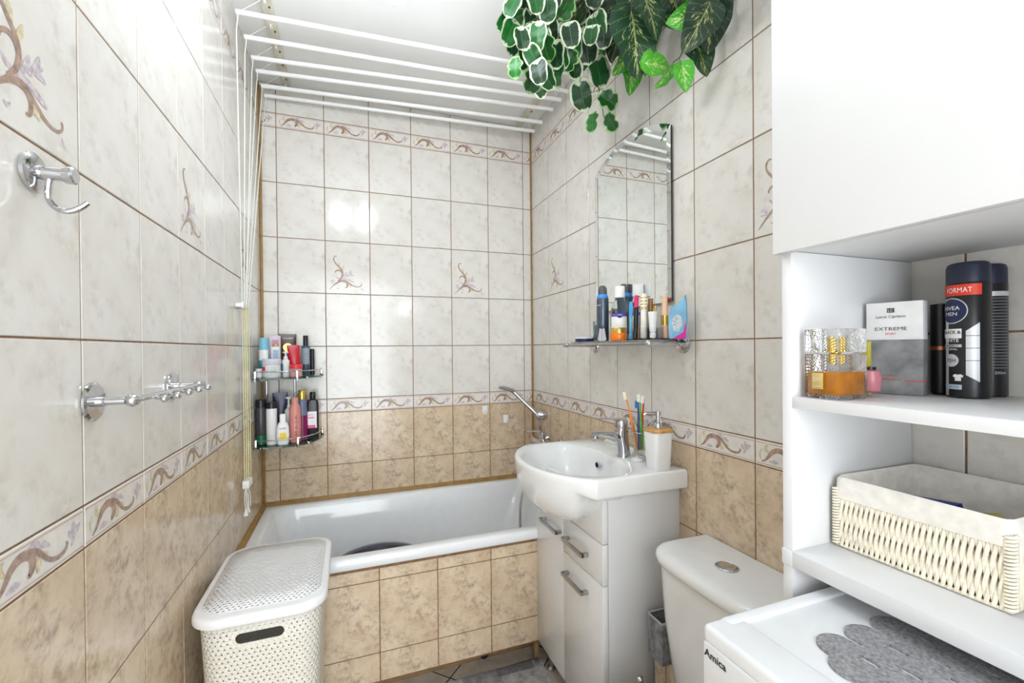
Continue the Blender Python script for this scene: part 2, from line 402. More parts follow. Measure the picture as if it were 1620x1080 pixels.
# ------------------------------------------------------------ bathtub
t=thing('bathtub','white enamelled bathtub between the walls behind the tiled panel','bathtub',(W/2,-.34,0))
hx,hy=W/2-.001,.339
rings=[rr(hx-.004,hy-.004,.01,8,z=.496),rr(hx,hy,.014,8,z=.503),rr(hx,hy,.014,8,z=.524),rr(hx-.004,hy-.004,.014,8,z=.531),rr(hx-.012,hy-.012,.014,8,z=.5335),
 rr(hx-.045,hy-.040,.06,8,z=.5335),rr(hx-.055,hy-.048,.07,8,z=.529),rr(hx-.062,hy-.054,.08,8,z=.518),rr(hx-.085,hy-.065,.10,8,z=.42),rr(hx-.14,hy-.085,.12,8,z=.27),
 rr(hx-.19,hy-.11,.13,8,z=.19),rr(hx-.25,hy-.15,.13,8,z=.165),rr(hx-.4,hy-.25,.06,8,z=.16)]
b=B(); b.loft(rings,cap0=False); b.out('tub_shell',ENAMEL,t,ang=50,flip=False)
b=B(); b.lathe([(.0,.0),(.028,.0),(.03,.002),(.022,.004),(.02,.002),(0,.003)],(W/2-.35,0,.162),n=18); b.out('drain',CHROME,t)
b=B(); b.lathe([(.001,0),(.03,0),(.032,.004),(.026,.008),(0,.008)],(W/2-.085,0,.42),'-x',18); b.out('overflow_cover',CHROME,t)
for sx in (-.45,.45):
    b=B(); b.box(sx-.02,sx+.02,-.12,.12,0,.145,.004); b.out('foot',STEEL,t)
# dark basin standing in the tub
t=thing('plastic_basin','dark grey round plastic basin standing in the white bathtub','basin',(.478,-.335,.166))
def prof_ring(r,z,sx=1): return [(r*math.cos(2*math.pi*k/36)*sx,r*math.sin(2*math.pi*k/36),z) for k in range(36)]
DG=M('dark grey plastic',(74,74,86),.35,0,.04)
b=B(); b.loft([prof_ring(.115,0),prof_ring(.125,.008),prof_ring(.168,.172),prof_ring(.180,.176),prof_ring(.188,.182),prof_ring(.180,.184),prof_ring(.165,.182),prof_ring(.160,.172),prof_ring(.118,.014)]); b.out('basin_bowl',DG,t)
b=B(); b.tube([(r[0],r[1],.183) for r in prof_ring(.187,0)]+[(.187,0,.183)],.004,6); b.out('basin_rim',M('light grey plastic rim',(150,150,158),.35),t)

# ------------------------------------------------------------ wall fixtures: left wall
t=thing('robe_hook','chrome robe hook on a round rosette high on the left wall','hook',(0,-1.51,1.458))
b=B(); b.lathe([(.0,0),(.021,0),(.024,.002),(.024,.006),(.020,.009),(.012,.011),(0,.011)],ax='x',n=28); b.out('rosette',CHROME,t)
b=B(); b.lathe([(.0085,.008),(.0085,.034),(.0105,.035),(.011,.038),(.011,.044),(.009,.046),(0,.046)],ax='x',n=20); b.out('arm',CHROME,t)
b=B(); b.tube([(.020,0,-.006),(.018,0,-.022),(.019,0,-.034),(.027,0,-.044),(.038,0,-.046),(.050,0,-.040),(.057,.001,-.033)],[.0036]*6+[.0032],10,smooth=4); b.out('hook_prong',CHROME,t)
t=thing('towel_rail','chrome hook rail with small ball pegs on the left wall','rail',(0,-1.38,1.155))
for y in (0,.32):
    b=B(); b.lathe([(0,0),(.027,0),(.030,.002),(.030,.005),(.027,.0075),(.0,.009)],(0,y,0),'x',30,sx=1); b.out('rosette',CHROME,t)
    b=B(); b.lathe([(.008,.006),(.008,.018),(.0062,.019),(.0062,.05)],(0,y,0),'x',14); b.ball((.052,y,0),.0105); b.out('bracket_arm',CHROME,t)
b=B(); b.tube([(.052,0,0),(.052,.345,0)],.0052,12); b.ball((.052,.348,0),.0065); b.out('bar',CHROME,t)
for k in range(5):
    y=.075+k*.062
    b=B(); b.tube([(.052,y,0),(.060,y-.004,-.004),(.068,y-.006,-.005)],[.004,.0035,.003],8); b.ball((.071,y-.007,-.005),.0068,n=12); b.out('peg',CHROME,t)
# white self-adhesive hooks on the back wall
for (x,z) in ((1.04,.908),(1.157,.854)):
    t=thing('adhesive_hook','small white adhesive hook on the back wall, '+('left one touching the border' if x<1.1 else 'right one beside the hand shower'),'hook',(x,0,z),group='white adhesive hooks')
    b=B(); o_=[(.014*math.cos(R(a)),-.010+.014*math.sin(R(a))) for a in range(180,361,20)]+[(.014,.022),(-.014,.022)]
    b.prism(o_,-.005,0,'xz',bev=.0015); b.out('back_plate',WHITEPL,t)
    b=B(); b.tube([(0,-.005,-.004),(0,-.014,-.010),(0,-.018,-.004)],.0035,8,smooth=3); b.out('hook_prong',WHITEPL,t)

# ------------------------------------------------------------ drying rack on the ceiling
t=thing('ceiling_airer','white ceiling clothes airer with six rods over the bathtub','clothes airer',(0,0,0))
rods=[((.030,-.545),(1.285,-.625)),((.030,-.420),(1.285,-.505)),((.030,-.302),(1.285,-.435)),((.030,-.215),(1.285,-.350)),((.030,-.110),(1.285,-.225)),((.030,-.035),(1.285,-.130))]
ROD=M('white coated metal rod',(244,244,242),.3,0,.01); CORD=M('white cotton cord',(236,236,226),.8,0,.04,scale=200); YC=M('yellowed cotton cord',(226,218,168),.8,0,.06,scale=200)
for (l,r_) in rods:
    b=B(); b.tube([(l[0],l[1],2.36),(r_[0],r_[1],2.36)],.0085,10); b.out('rod',ROD,t)
RAILM=M('aged cream rail',(226,220,202),.6,0,.08,scale=25)
for x in (.115,1.235):
    b=B(); b.box(x-.018,x+.018,-.66,-.02,H-.012,H-.0005,.003); b.out('ceiling_rail',RAILM,t)
    for k,(l,r_) in enumerate(rods):
        y=(l[1] if x<.5 else r_[1]); b=B(); b.lathe([(.007,-.004),(.009,-.003),(.006,0),(.009,.003),(.007,.004)],(x,y,H-.02),'x',12); b.box(x-.005,x+.005,y-.002,y+.002,H-.014,H-.01)
        b.out('pulley',WHITEPL,t)
        b=B(); b.ball((x+.008,y+.035,H-.013),.004,n=8); b.out('screw',M('dark screw head',(96,84,66),.4,.6),t)
for k,(l,r_) in enumerate(rods):
    cx,cy=.018+.004*(k%3),-.452+.012*k
    b=B(); b.tube([(.036,l[1],2.36),(.10,l[1],H-.022)],.0013,5); b.tube([(.036,l[1],2.36),(.03,l[1],2.30),(cx,cy,1.40)],.0018,5); b.out('pull_cord',CORD,t)
    b=B(); b.tube([(1.27,r_[1],2.36),(1.24,r_[1],H-.02)],.0013,5); b.out('hanging_cord',CORD,t)
    b=B(); b.tube([(cx,cy,1.40),(cx+.002,cy-.006,1.1),(cx+.001,cy,.77)],.0016,5,smooth=3); b.out('loose_cord',YC,t)
b=B(); b.box(.0,.022,-.47,-.375,1.385,1.400,.003); b.box(.018,.026,-.47,-.375,1.382,1.406,.003); b.out('cleat',WHITEPL,t)
for y in (-.445,-.41):
    b=B(); b.box(.012,.034,y-.014,y+.014,.745,.772,.003); b.out('cord_toggle',WHITEPL,t)
    b=B()
    for q in range(3): b.tube([(.02,y,.748),(.018+.004*q,y-.008+.008*q,.71),(.02+.003*q,y-.006+.007*q,.665)],.0014,5,smooth=3)
    b.lathe([(.001,0),(.006,-.012),(.008,-.026),(.001,-.028)],(.02,y,.672),n=8); b.out('cord_tassel',CORD,t)

# ------------------------------------------------------------ ceiling lamp (just above the frame)
t=thing('ceiling_lamp','ceiling lamp with four frosted glass globes above the room','lamp',(.40,-1.14,H))
b=B(); b.lathe([(0,-.001),(.05,-.001),(.052,-.012),(.02,-.03),(.008,-.034),(.008,-.15),(.02,-.155),(.02,-.18),(0,-.182)],n=24); b.out('canopy_stem',CHROME,t)
LB=M('frosted lamp globe',(240,247,255),.4,0,0,emit=LAMP)
for k in range(4):
    a=R(45+90*k); dx,dy=.13*math.cos(a),.13*math.sin(a)
    b=B(); b.tube([(0,0,-.168),(dx*.5,dy*.5,-.185),(dx,dy,-.17),(dx,dy,-.192)],.005,8,smooth=4); b.lathe([(0,-.188),(.022,-.19),(.024,-.205),(.018,-.21)],(dx,dy,0),n=16); b.out('arm',CHROME,t)
    b=B(); b.ball((dx,dy,-.245),.046,n=20); b.out('globe',LB,t)

# ------------------------------------------------------------ washbasin cabinet
t=thing('vanity_cabinet','white gloss washbasin cabinet with door, drawer and bar handles','cabinet',(1.18,-.911,0))
X0,X1,Y0,Y1=1.064-1.18,W-.0015-1.18,-.239,.239
b=B(); b.box(X0,X1,Y0,Y0+.016,.10,.80,.001); b.box(X0,X1,Y1-.016,Y1,.10,.80,.001); b.box(X0,X1,Y0+.016,Y1-.016,.10,.116); b.box(X1-.006,X1,Y0+.016,Y1-.016,.116,.80)
b.box(X0+.001,X0+.012,Y0+.016,Y1-.016,.116,.72); b.out('body',LAMINATE,t)
FX=1.045-1.18
def front(name,y0,y1,z0,z1,hy=None,hz=None,half=.062):
    b=B(); b.box(FX,FX+.0175,y0,y1,z0,z1,.0015); d=b.out(name,GLOSSWHITE,t)
    if hy is not None:
        b=B(); 
        for s in (-1,1): b.box(FX-.024,FX,hy+s*half-.0065,hy+s*half+.0065,hz-.0055,hz+.0055,.001)
        b.box(FX-.026,FX-.017,hy-half-.0065,hy+half+.0065,hz-.0055,hz+.0055,.001); b.out('handle',STEEL,d)
front('door',.0125,.239,.102,.797,.090,.603)
front('top_panel',-.237,.0105,.668,.797)
front('drawer',-.237,.0105,.548,.665,-.090,.604)
front('door',-.237,.0105,.102,.545,-.087,.488)
for y in (-.21,.21):
    for x in (-.09,.11):
        b=B(); b.lathe([(.018,0),(.02,.004),(.012,.012),(.012,.09),(.02,.1)],(x,y,0),n=14); b.out('leg',STEEL,t)
# washbasin
t=thing('washbasin','white ceramic washbasin with a round projecting bowl on the cabinet','washbasin',(1.09,-.93,.80))
def interp(cp,n):
    out=[];L=len(cp)
    for i in range(L):
        p0,p1,p2,p3=[Vector(cp[(i+k-1)%L]) for k in range(4)]
        for k in range(n):
            q=k/n; out.append(.5*((2*p1)+(p2-p0)*q+(2*p0-5*p1+4*p2-p3)*q*q+(3*p1-p0-3*p2+p3)*q**3))
    return out
# outer outline as polar samples round the basin centre (rear edge on the wall)
xr=W-.002-1.09; yh=.255
def outer(a,dx=0):
    c,s=math.cos(a),math.sin(a)
    best=9
    if c>1e-6: best=min(best,xr/c)
    if abs(s)>1e-6: best=min(best,(yh)/abs(s))
    x,y=best*c,best*s
    if x<0:   # round front meeting the straight sides at a corner
        lo,hi=0,.5
        for _ in range(40):
            m_=(lo+hi)/2; X,Y=m_*c,m_*s
            if (X/.205)**2+(Y/(yh*1.09))**2<1 and abs(Y)<yh: lo=m_
            else: hi=m_
        x,y=lo*c,lo*s
    return x,y
NA=96
XC=-.205*math.sqrt(1-1/1.09**2); AN=sorted(set([2*math.pi*k/NA for k in range(NA)]+[math.atan2(yh,xr),2*math.pi-math.atan2(yh,xr),math.atan2(yh,XC),2*math.pi-math.atan2(yh,XC)]))
def inner(a,k=1):
    c,s=math.cos(a),math.sin(a)
    ax=.105 if c>0 else .178; e=2.4 if c>0 else 2.1
    r_=1/((abs(c)/ax)**e+(abs(s)/.222)**e)**(1/e)
    return r_*c*k,r_*s*k
def shrink(a,d):
    x,y=outer(a); L=math.hypot(x,y); return x*(L-d)/L,y*(L-d)/L
O=[outer(a) for a in AN]; zt=.066
top=[[(x,y,zt-.008) for x,y in O],[(*shrink(a,.003),zt-.002) for a in AN],[(*shrink(a,.009),zt) for a in AN],[(*inner(a,1.06),zt) for a in AN],[(*inner(a,1.0),zt-.006) for a in AN],
     [(*inner(a,.93),zt-.03) for a in AN],[(*inner(a,.82),zt-.075) for a in AN],[(*inner(a,.6),zt-.115) for a in AN],[(*inner(a,.3),zt-.13) for a in AN],[(*inner(a,.06),zt-.134) for a in AN]]
def belly(a,k,z):
    c,s_=math.cos(a),math.sin(a); ax=.194 if c<0 else .14
    r_=1/math.sqrt((c/ax)**2+(s_/.232)**2)
    return (r_*c*k-.0-(1-k)*.03, r_*s_*k, z)
AC_=math.atan2(yh,XC)
def frontness(a):
    a_=a if a<=math.pi else 2*math.pi-a
    q=min(1,max(0,(a_-AC_)/R(17))); return q*q*(3-2*q)
under=[]
for k,z,kf,zf in ((.02,-.104,.02,-.104),(.25,-.102,.27,-.102),(.5,-.092,.55,-.094),(.7,-.070,.74,-.078),(.85,-.038,.87,-.052),(.95,-.010,.955,-.016),(1.0,.008,.988,.018),(None,.009,.994,.030),(None,.012,.998,.040),(None,.018,1.0,.048)):
    ring=[]
    for a,(x,y) in zip(AN,O):
        L=math.hypot(x,y); t_=frontness(a)
        if k is None: d={.009:.006,.012:.001,.018:0}[z]; p=(x*(L-d)/L,y*(L-d)/L,z)
        else: p=belly(a,k,z)
        q=(x*kf-(1-kf)*.03,y*kf,zf)
        ring.append(tuple(p[m]*(1-t_)+q[m]*t_ for m in range(3)))
    under.append(ring)
# order from centre below out to the rim, then over the rim into the bowl
b=B(); b.loft(under+top,cap0=True,cap1=True); sink=b.out('basin_body',WHITE_GLOSS,t,ang=60)
b=B(); b.prism([(-.19,zt-.001),(.19,zt-.001),(.17,zt+.012),(-.17,zt+.012)],xr-.014,xr-.001,'yz',bev=.003); b.out('rear_lip',WHITE_GLOSS,t)
b=B(); b.lathe([(.012,0),(.0125,.003),(.009,.004),(.0085,.0)],(.085,.02,.026),'-x',18,cap0=False,cap1=False); b.out('overflow_ring',CHROME,t)
b=B(); b.lathe([(.0,.001),(.009,.001)],(.0865,.02,.026),'-x',18); b.out('overflow_hole',M('dark opening',(18,18,20),.8),t)
b=B(); b.lathe([(.0,.003),(.022,.003),(.024,.0),(.018,-.002)],(0,0,zt-.134),n=20); b.out('drain',CHROME,t)
# tap
t=thing('basin_tap','chrome single lever mixer tap on the washbasin','tap',(1.232,-.98,.866))
b=B()
b.loft([[(dx+x*.9,dy,z) for dx,dy in [(rx*math.cos(2*math.pi*k/24),ry*math.sin(2*math.pi*k/24)) for k in range(24)]] for (x,z,rx,ry) in ((0,0,.024,.022),(0,.004,.0235,.0215),(-.001,.03,.022,.020),(-.006,.06,.0235,.020),(-.008,.075,.024,.0205),(-.008,.088,.0235,.021),(-.008,.096,.0225,.0205))])
b.out('body',CHROME,t)
def sec(x,z,w,h,n=20): return [(x,w*math.copysign(abs(math.cos(2*math.pi*k/n))**.7,math.cos(2*math.pi*k/n)),z+h*math.copysign(abs(math.sin(2*math.pi*k/n))**.8,math.sin(2*math.pi*k/n))) for k in range(n)]
b=B(); b.loft([sec(.004,.062,.016,.016),sec(-.03,.070,.017,.014),sec(-.07,.080,.017,.010),sec(-.105,.084,.016,.008),sec(-.128,.084,.013,.006)]); b.lathe([(.0,.0),(.010,.0),(.011,.004),(.011,.016)],(-.108,0,.062),n=14); b.out('spout',CHROME,t)
b=B(); b.lathe([(.022,.096),(.0225,.099),(.0225,.118),(.019,.126),(.008,.129),(0,.129)],(-.008,0,0),n=24); b.out('cartridge_cap',CHROME,t)
b=B(); b.loft([sec(.006,.124,.014,.006),sec(-.03,.126,.016,.004),sec(-.07,.131,.015,.003),sec(-.088,.132,.012,.002)]); b.out('lever',CHROME,t)
t=thing('sink_plug','small white plug with a chrome knob and chain beside the basin tap','plug',(1.240,-1.045,.8665))
b=B(); b.lathe([(0,0),(.019,0),(.020,.004),(.014,.008),(.006,.010),(0,.010)],n=18); b.out('stopper',WHITEPL,t)
b=B(); b.ball((0,0,.013),.005); b.tube([(0,0,.013),(.012,-.006,.017),(.022,-.014,.012),(.028,-.018,.003)],.0014,6,smooth=4); b.out('chain',CHROME,t)
# soap dispenser
t=thing('soap_dispenser','white soap dispenser with a bamboo ring and chrome pump on the washbasin','soap dispenser',(1.240,-1.148,.8665))
def rc(h,r,z,c=(0,0)): return rr(h,h,r,4,c,z)
b=B(); b.loft([rc(.026,.012,0),rc(.0275,.012,.003),rc(.0325,.013,.108),rc(.0315,.013,.112)]); b.out('cup_body',M('white matt ceramic cup',(238,238,238),.3,0,.01),t)
b=B(); b.loft([rc(.031,.014,.112),rc(.0345,.016,.1125),rc(.036,.016,.117),rc(.0345,.016,.1215),rc(.030,.014,.122)]); b.out('bamboo_lid',M('bamboo wood',(208,160,96),.5,0,.15,scale=60,bmp=.1),t)
b=B(); b.lathe([(.013,.122),(.013,.136),(.0125,.137),(.0055,.138),(.0055,.160),(.010,.161),(.010,.172),(.0,.173)],n=18); b.tube([(0,0,.166),(-.034,.012,.167),(-.040,.014,.162)],[.0052,.0045,.004],10); b.out('pump',CHROME,t)
# tooth mug in its wall holder
t=thing('tooth_mug_holder','chrome wall holder carrying the glass tooth mug over the basin','holder',(W,-1.047,.985))
b=B(); b.lathe([(0,0),(.024,0),(.026,.003),(.022,.008),(.010,.011),(0,.011)],ax='-x',n=24); b.out('rosette',CHROME,t)
b=B(); b.tube([(-.008,0,0),(-.03,0,-.005),(-.038,0,-.025)],.0045,8,smooth=3); b.out('arm',CHROME,t)
b=B(); b.tube([(-.0685+.0275*math.cos(R(a)),.0275*math.sin(R(a)),-.026) for a in range(0,361,15)],.0018,8); b.out('ring',CHROME,t)
t=thing('tooth_mug','clear glass tooth mug hanging in the chrome wall holder','mug',(W-.0685,-1.047,.895))
b=B(); b.lathe([(0,0),(.018,0),(.0195,.003),(.0245,.105),(.0235,.105),(.0185,.006),(0,.005)],n=24,cap0=False,cap1=False); b.out('mug_glass',GLASS,t)
for i,(nm,c,b0,t0,hc,lab) in enumerate((('orange',(246,140,30),(-.004,.006),(-.033,.030,.178),(250,236,214),'orange toothbrush leaning left in the glass mug'),
  ('green',(92,196,50),(.006,-.004),(-.002,-.003,.172),(232,240,224),'green and white toothbrush standing in the middle of the glass mug'),
  ('red',(206,36,56),(.004,.006),(.006,-.014,.168),(240,240,240),'red toothbrush at the right side of the glass mug'),
  ('blue',(30,62,140),(-.008,-.006),(.000,.008,.150),(60,120,190),'dark blue toothbrush behind the green one in the glass mug'))):
    o=thing('toothbrush',lab,'toothbrush',(W-.0685,-1.047,.902),group='toothbrushes in the mug')
    p0=Vector((b0[0],b0[1],0)); p1=Vector(t0); d=(p1-p0).normalized()
    b=B(); b.tube([p0,p0+d*.05,p0+d*.085,p0+d*.10,p0+d*.14,p1],[.003,.0048,.0052,.0036,.0024,.0022],8,smooth=3); b.out('handle',M(nm+' brush handle',c,.35),o)
    q=Vector((-.9,.3,.2)); q=(q-d*q.dot(d)).normalized()
    b=B(); Mx=Matrix.Translation(p1-d*.006)@Matrix((( *q,),(*d.cross(q),),(*d,))).transposed().to_4x4()
    b.box(0,.010,-.0045,.0045,-.012,.012,.001,Mx=Mx); b.out('bristles',M(nm+' bristles',hc,.8,0,.1,scale=400),o)

# ------------------------------------------------------------ bath mixer and hand shower on the right wall
t=thing('bath_mixer','chrome bath mixer on the right wall behind the washbasin','tap',(W,-.26,.765))
b=B(); b.box(-.085,-.045,-.13,.11,-.018,.018,.012,seg=3); b.out('body',CHROME,t)
for y in (-.085,.075):
    b=B(); b.lathe([(0,0),(.028,0),(.030,.004),(.018,.02),(.015,.05)],(0,y,0),'-x',20); b.out('wall_rose',CHROME,t)
b=B(); b.lathe([(.016,.016),(.017,.022),(.017,.052),(.014,.056),(0,.056)],(-.065,-.01,0),n=18); b.loft([sec(-.05,.056,.010,.005),sec(-.10,.064,.011,.004),sec(-.15,.068,.009,.003)],Mx=Matrix.Translation((0,-.01,0))); b.out('lever',CHROME,t)
b=B(); b.tube([(-.065,.02,-.01),(-.10,.02,-.02),(-.16,.02,-.022),(-.185,.02,-.035)],[.013,.012,.011,.011],12,smooth=3); b.out('spout',CHROME,t)
t=thing('hand_shower','chrome hand shower with its hose hanging from a wall bracket','shower',(W,-.165,.89))
b=B(); b.lathe([(0,0),(.024,0),(.026,.004),(.024,.02),(.013,.048),(.010,.052),(0,.052)],(0,0,0),'-x',20); b.ball((-.05,0,.0),.012); b.out('wall_bracket',CHROME,t)
hd=Vector((-.155,.045,.118)); 
b=B(); b.tube([Vector((-.036,-.003,-.03)),Vector((-.045,0,-.005)),Vector((-.055,.003,.010)),hd*.62+Vector((-.02,0,0)),hd*.85+Vector((-.012,0,.004)),Vector((-.170,.050,.128))],[.0085,.0125,.0125,.010,.0105,.012],12,smooth=3); b.out('handle',CHROME,t)
hn=Vector((-.35,-.05,-1)).normalized(); q1=Vector((-.75,.25,.55)); q1=(q1-hn*q1.dot(hn)).normalized()
Mx=Matrix.Translation(hd+Vector((-.036,.012,.014)))@Matrix(((*q1,),(*hn.cross(q1),),(*hn,))).transposed().to_4x4()
b=B(); b.lathe([(0,-.012),(.02,-.011),(.033,-.004),(.036,.002),(.034,.006),(0,.007)],n=24,Mx=Mx,sx=1.25); b.out('spray_head',STEEL,t)
b=B(); b.tube([(-.036,-.003,-.03),(-.034,-.004,-.08),(-.035,-.006,-.11)],.0075,10); b.out('hose_connector',CHROME,t)
b=B(); b.tube([(-.035,-.006,-.11),(-.04,-.02,-.2),(-.07,-.03,-.27),(-.118,-.035,-.32),(-.15,-.035,-.40),(-.162,-.04,-.50),(-.16,-.06,-.60),(-.12,-.09,-.68)],.0065,8,smooth=5); b.out('hose',M('ribbed silver hose',(186,184,180),.3,.8,.08,scale=300,bmp=.3),t)

# ------------------------------------------------------------ mirror
t=thing('wall_mirror','frameless mirror with an arched top on the right wall','mirror',(W,-.9125,1.372))
hw=.2215
def arch(h,s): 
    pts=[(-h,s),(h,s)]
    rise=.060*(h/hw); z0=.545-s; Rr=(h*h+rise*rise)/(2*rise)
    a0=math.asin(h/Rr)
    for k in range(17):
        a=a0-2*a0*k/16; pts.append((Rr*math.sin(a),z0+Rr*math.cos(a)-(Rr-rise)))
    return pts
MIR=M('mirror silvering',(236,240,238),.005,1,0)
o1=arch(hw,0); o2=arch(hw-.016,.016)
b=B(); V1=b.verts([(-.0125,p[0],p[1]) for p in o1]); V2=b.verts([(-.0145,p[0],p[1]) for p in o2]); n=len(V1)
for i in range(n): b.face([V1[i],V1[(i+1)%n],V2[(i+1)%n],V2[i]],0)
b.face(V2,0); b.out('mirror_glass',MIR,t,ang=2)
b=B(); b.prism(arch(hw-.001,.001),-.0122,-.006,'yz'); b.out('mirror_edge',M('dark mirror backing',(52,50,50),.5),t)
b=B(); b.prism(arch(hw-.04,.04),-.006,0,'yz'); b.out('mounting_board',M('brown backing board',(120,100,80),.8),t)

# ------------------------------------------------------------ glass shelf under the mirror
t=thing('glass_shelf','clear glass shelf with a chrome rail below the arched mirror','shelf',(W,-.915,1.24))
for y in (-.257,.253):
    b=B(); b.lathe([(0,0),(.026,0),(.029,.003),(.027,.007),(.012,.013),(0,.013)],(0,y,0),'-x',26); b.out('rosette',CHROME,t)
    b=B(); b.tube([(-.010,y,0),(-.128,y,.003)],.0065,12); b.ball((-.128,y,.003),.0105); b.out('bracket_arm',CHROME,t)
b=B(); b.tube([(-.128,-.257,.003),(-.128,.275,.003)],.0058,12); b.ball((-.128,.278,.003),.0085); b.out('front_rail',STEEL,t)
b=B(); b.prism([(-.120,-.25),(-.004,-.25),(-.004,.26),(-.120,.26)],.0095,.0145,'xy',bev=.001); b.out('glass_plate',GLASS,t)
GZ=1.255

# ------------------------------------------------------------ bottle builder
def smoothprof(p): return p
def bottle(name,label,cat,loc,body,bm_,cap=None,cm=None,rz=0,lab=None,lm=None,sx=1,sy=1,n=22,group=None,extra=None):
    t=thing(name,label,cat,loc,rz,group)
    b=B(); b.lathe(body,n=n,sx=sx,sy=sy); o=b.out('body',bm_,t)
    if cap: b=B(); b.lathe(cap,n=n,sx=sx,sy=sy); b.out('cap',cm,t)
    if lab:
        for (r,z0,z1,a0,a1,mm) in lab:
            b=B(); k=12
            for i in range(k):
                A,Bq=R(a0+(a1-a0)*i/k),R(a0+(a1-a0)*(i+1)/k)
                b.quad([(r*math.cos(A)*sx,r*math.sin(A)*sy,z0),(r*math.cos(Bq)*sx,r*math.sin(Bq)*sy,z0),(r*math.cos(Bq)*sx,r*math.sin(Bq)*sy,z1),(r*math.cos(A)*sx,r*math.sin(A)*sy,z1)])
            bmesh.ops.remove_doubles(b.bm,verts=b.bm.verts,dist=1e-6); b.out('label',mm,t,flip=False)
    return t
def cyl(r,h,e=.003,z=0): return [(r-e,z),(r,z+e),(r,z+h-e),(r-e,z+h)]
def tubeshape(name,label,cat,loc,rz,w,h,d,mat,caph,capm,capr,group=None,lean=(0,0),lab=None):
    """squeeze tube standing on its cap, flat sealed end up"""
    t=thing(name,label,cat,loc,rz,group)
    n=20; rings=[]
    for q in (0,.15,.4,.7,.93,.935,1):
        hw_=w/2*(.82+.18*q); th=d/2*(1-q)**.8+.0012 if q<.93 else .0012
        z=caph+(h-caph)*q
        rings.append([(hw_*math.cos(2*math.pi*k/n)+lean[0]*z,th*math.sin(2*math.pi*k/n)+lean[1]*z,z) for k in range(n)])
    b=B(); b.loft(rings); b.out('tube_body',mat,t)
    b=B(); b.lathe(cyl(capr,caph,.002),n=18,sx=1,sy=min(1,d/2/capr*1.0)); b.out('cap',capm,t)
    if lab:
        for (x0,x1,z0,z1,mm) in lab:
            b=B(); b.box(x0,x1,-d*.42,-d*.40,z0,z1,.0003) if False else b.quad([(x0+lean[0]*z0,-d*.5*(1-(z0-caph)/(h-caph))**.8-.0022,z0),(x1+lean[0]*z0,-d*.5*(1-(z0-caph)/(h-caph))**.8-.0022,z0),(x1+lean[0]*z1,-d*.5*max(0,(1-(z1-caph)/(h-caph)))**.8-.0022,z1),(x0+lean[0]*z1,-d*.5*max(0,(1-(z1-caph)/(h-caph)))**.8-.0022,z1)]); b.out('label',mm,t,flip=False)
    return t
FR=(190,350)   # angles facing the camera side for labels on items in the left corner
WP=WHITEPL; BLK=M('black plastic',(34,32,36),.3,0,.02); 
LW=M('white printed label',(238,238,238),.4,0,.02); LPK=M('pink printed label',(236,80,150),.4); LYE=M('yellow printed label',(242,214,30),.4)
LRED=M('red printed label',(222,60,52),.4); LGREY=M('grey printed label',(150,162,172),.5,0,.15,scale=220); LTXT=M('dark print',(58,56,64),.5,0,.1); LGOLD=M('gold foil',(214,180,96),.25,.8,.05); LPUR=M('purple print',(108,84,168),.4)

# ------------------------------------------------------------ corner shelf
ZT,ZL=1.120,.842
t=thing('corner_shelf','two-tier glass corner shelf with chrome rails in the left corner','shelf',(0,0,ZL))
out_=[(.003,-.003),(.003,-.225),(.05,-.238),(.10,-.240),(.15,-.230),(.19,-.205),(.22,-.165),(.24,-.115),(.252,-.06),(.256,-.003)]
edge=[(x-.006 if i>6 else x,y+.006,) for i,(x,y) in enumerate(out_[1:])]
for z in (0,ZT-ZL):
    b=B(); b.prism(out_,z-.006,z,'xy',bev=.0008); g=b.out('glass_tier',GREENGLASS,t)
    b=B(); b.tube([(x*.97+.003,y*.97,z+.026) for x,y in out_[1:]],.0022,8,smooth=4); b.out('rail',CHROME,t)
    for (x,y) in ((.012,-.221),(.165,-.215),(.247,-.012)):
        b=B(); b.box(x-.005,x+.005,y-.005,y+.005,z-.014,z+.030,.0015); b.out('rail_post',CHROME,t)
    for (x,y) in ((.14,-.02),(.02,-.12)):
        b=B(); b.lathe([(0,0),(.02,0),(.021,.004),(.014,.010),(0,.010)],(x,y,z-.017),n=16); b.out('glass_clamp',CHROME,t)
for (x,y) in ((.022,-.02),(.135,-.012)):
    b=B(); b.tube([(x,y,-.05),(x,y,ZT-ZL+.02)],.0055,12); b.out('upright_tube',CHROME,t)
G1='toiletries on the upper corner shelf tier'; G2='bottles on the lower corner shelf tier'
TEAL=M('teal plastic',(56,156,176),.3,0,.05); TEAL2=M('light blue cap',(128,192,212),.3)
e=ZT+.0005
bottle('deodorant_bottle','teal bottle with light blue cap at the left wall, upper corner tier','bottle',(.034,-.145,e),[(.0175,0),(.019,.003),(.019,.095),(.0185,.10)],TEAL,[(.0185,.10),(.0186,.15),(.0165,.165),(.0,.167)],TEAL2,lab=[(.0194,.072,.115,200,330,LW)],group=G1)
t=thing('cosmetic_carton','pale pink carton at the back of the upper corner tier','box',(.062,-.045,e),R(5),G1)
b=B(); b.box(-.022,.022,-.010,.010,0,.178,.0008); b.out('carton',M('pale pink card',(226,208,220),.6),t)
b=B(); b.quad([(-.012,-.0104,.11),(.014,-.0104,.11),(.014,-.0104,.16),(-.012,-.0104,.16)]); b.out('label',M('faint rose print',(214,170,190),.6,0,.2,scale=300),t,flip=False)
t=thing('cream_carton','narrow white carton with an orange lid on the upper corner tier','box',(.072,-.112,e),R(6),G1)
b=B(); b.box(-.016,.016,-.011,.011,0,.128,.001); b.out('carton',WP,t)
b=B(); b.lathe(cyl(.008,.012,.001,.128),n=12); b.out('cap',M('orange cap',(232,170,90),.4),t)
b=B(); b.box(-.009,.013,-.0118,-.0112,.07,.115); b.out('label',M('pale blue label',(176,196,224),.5,0,.1,scale=200),t)
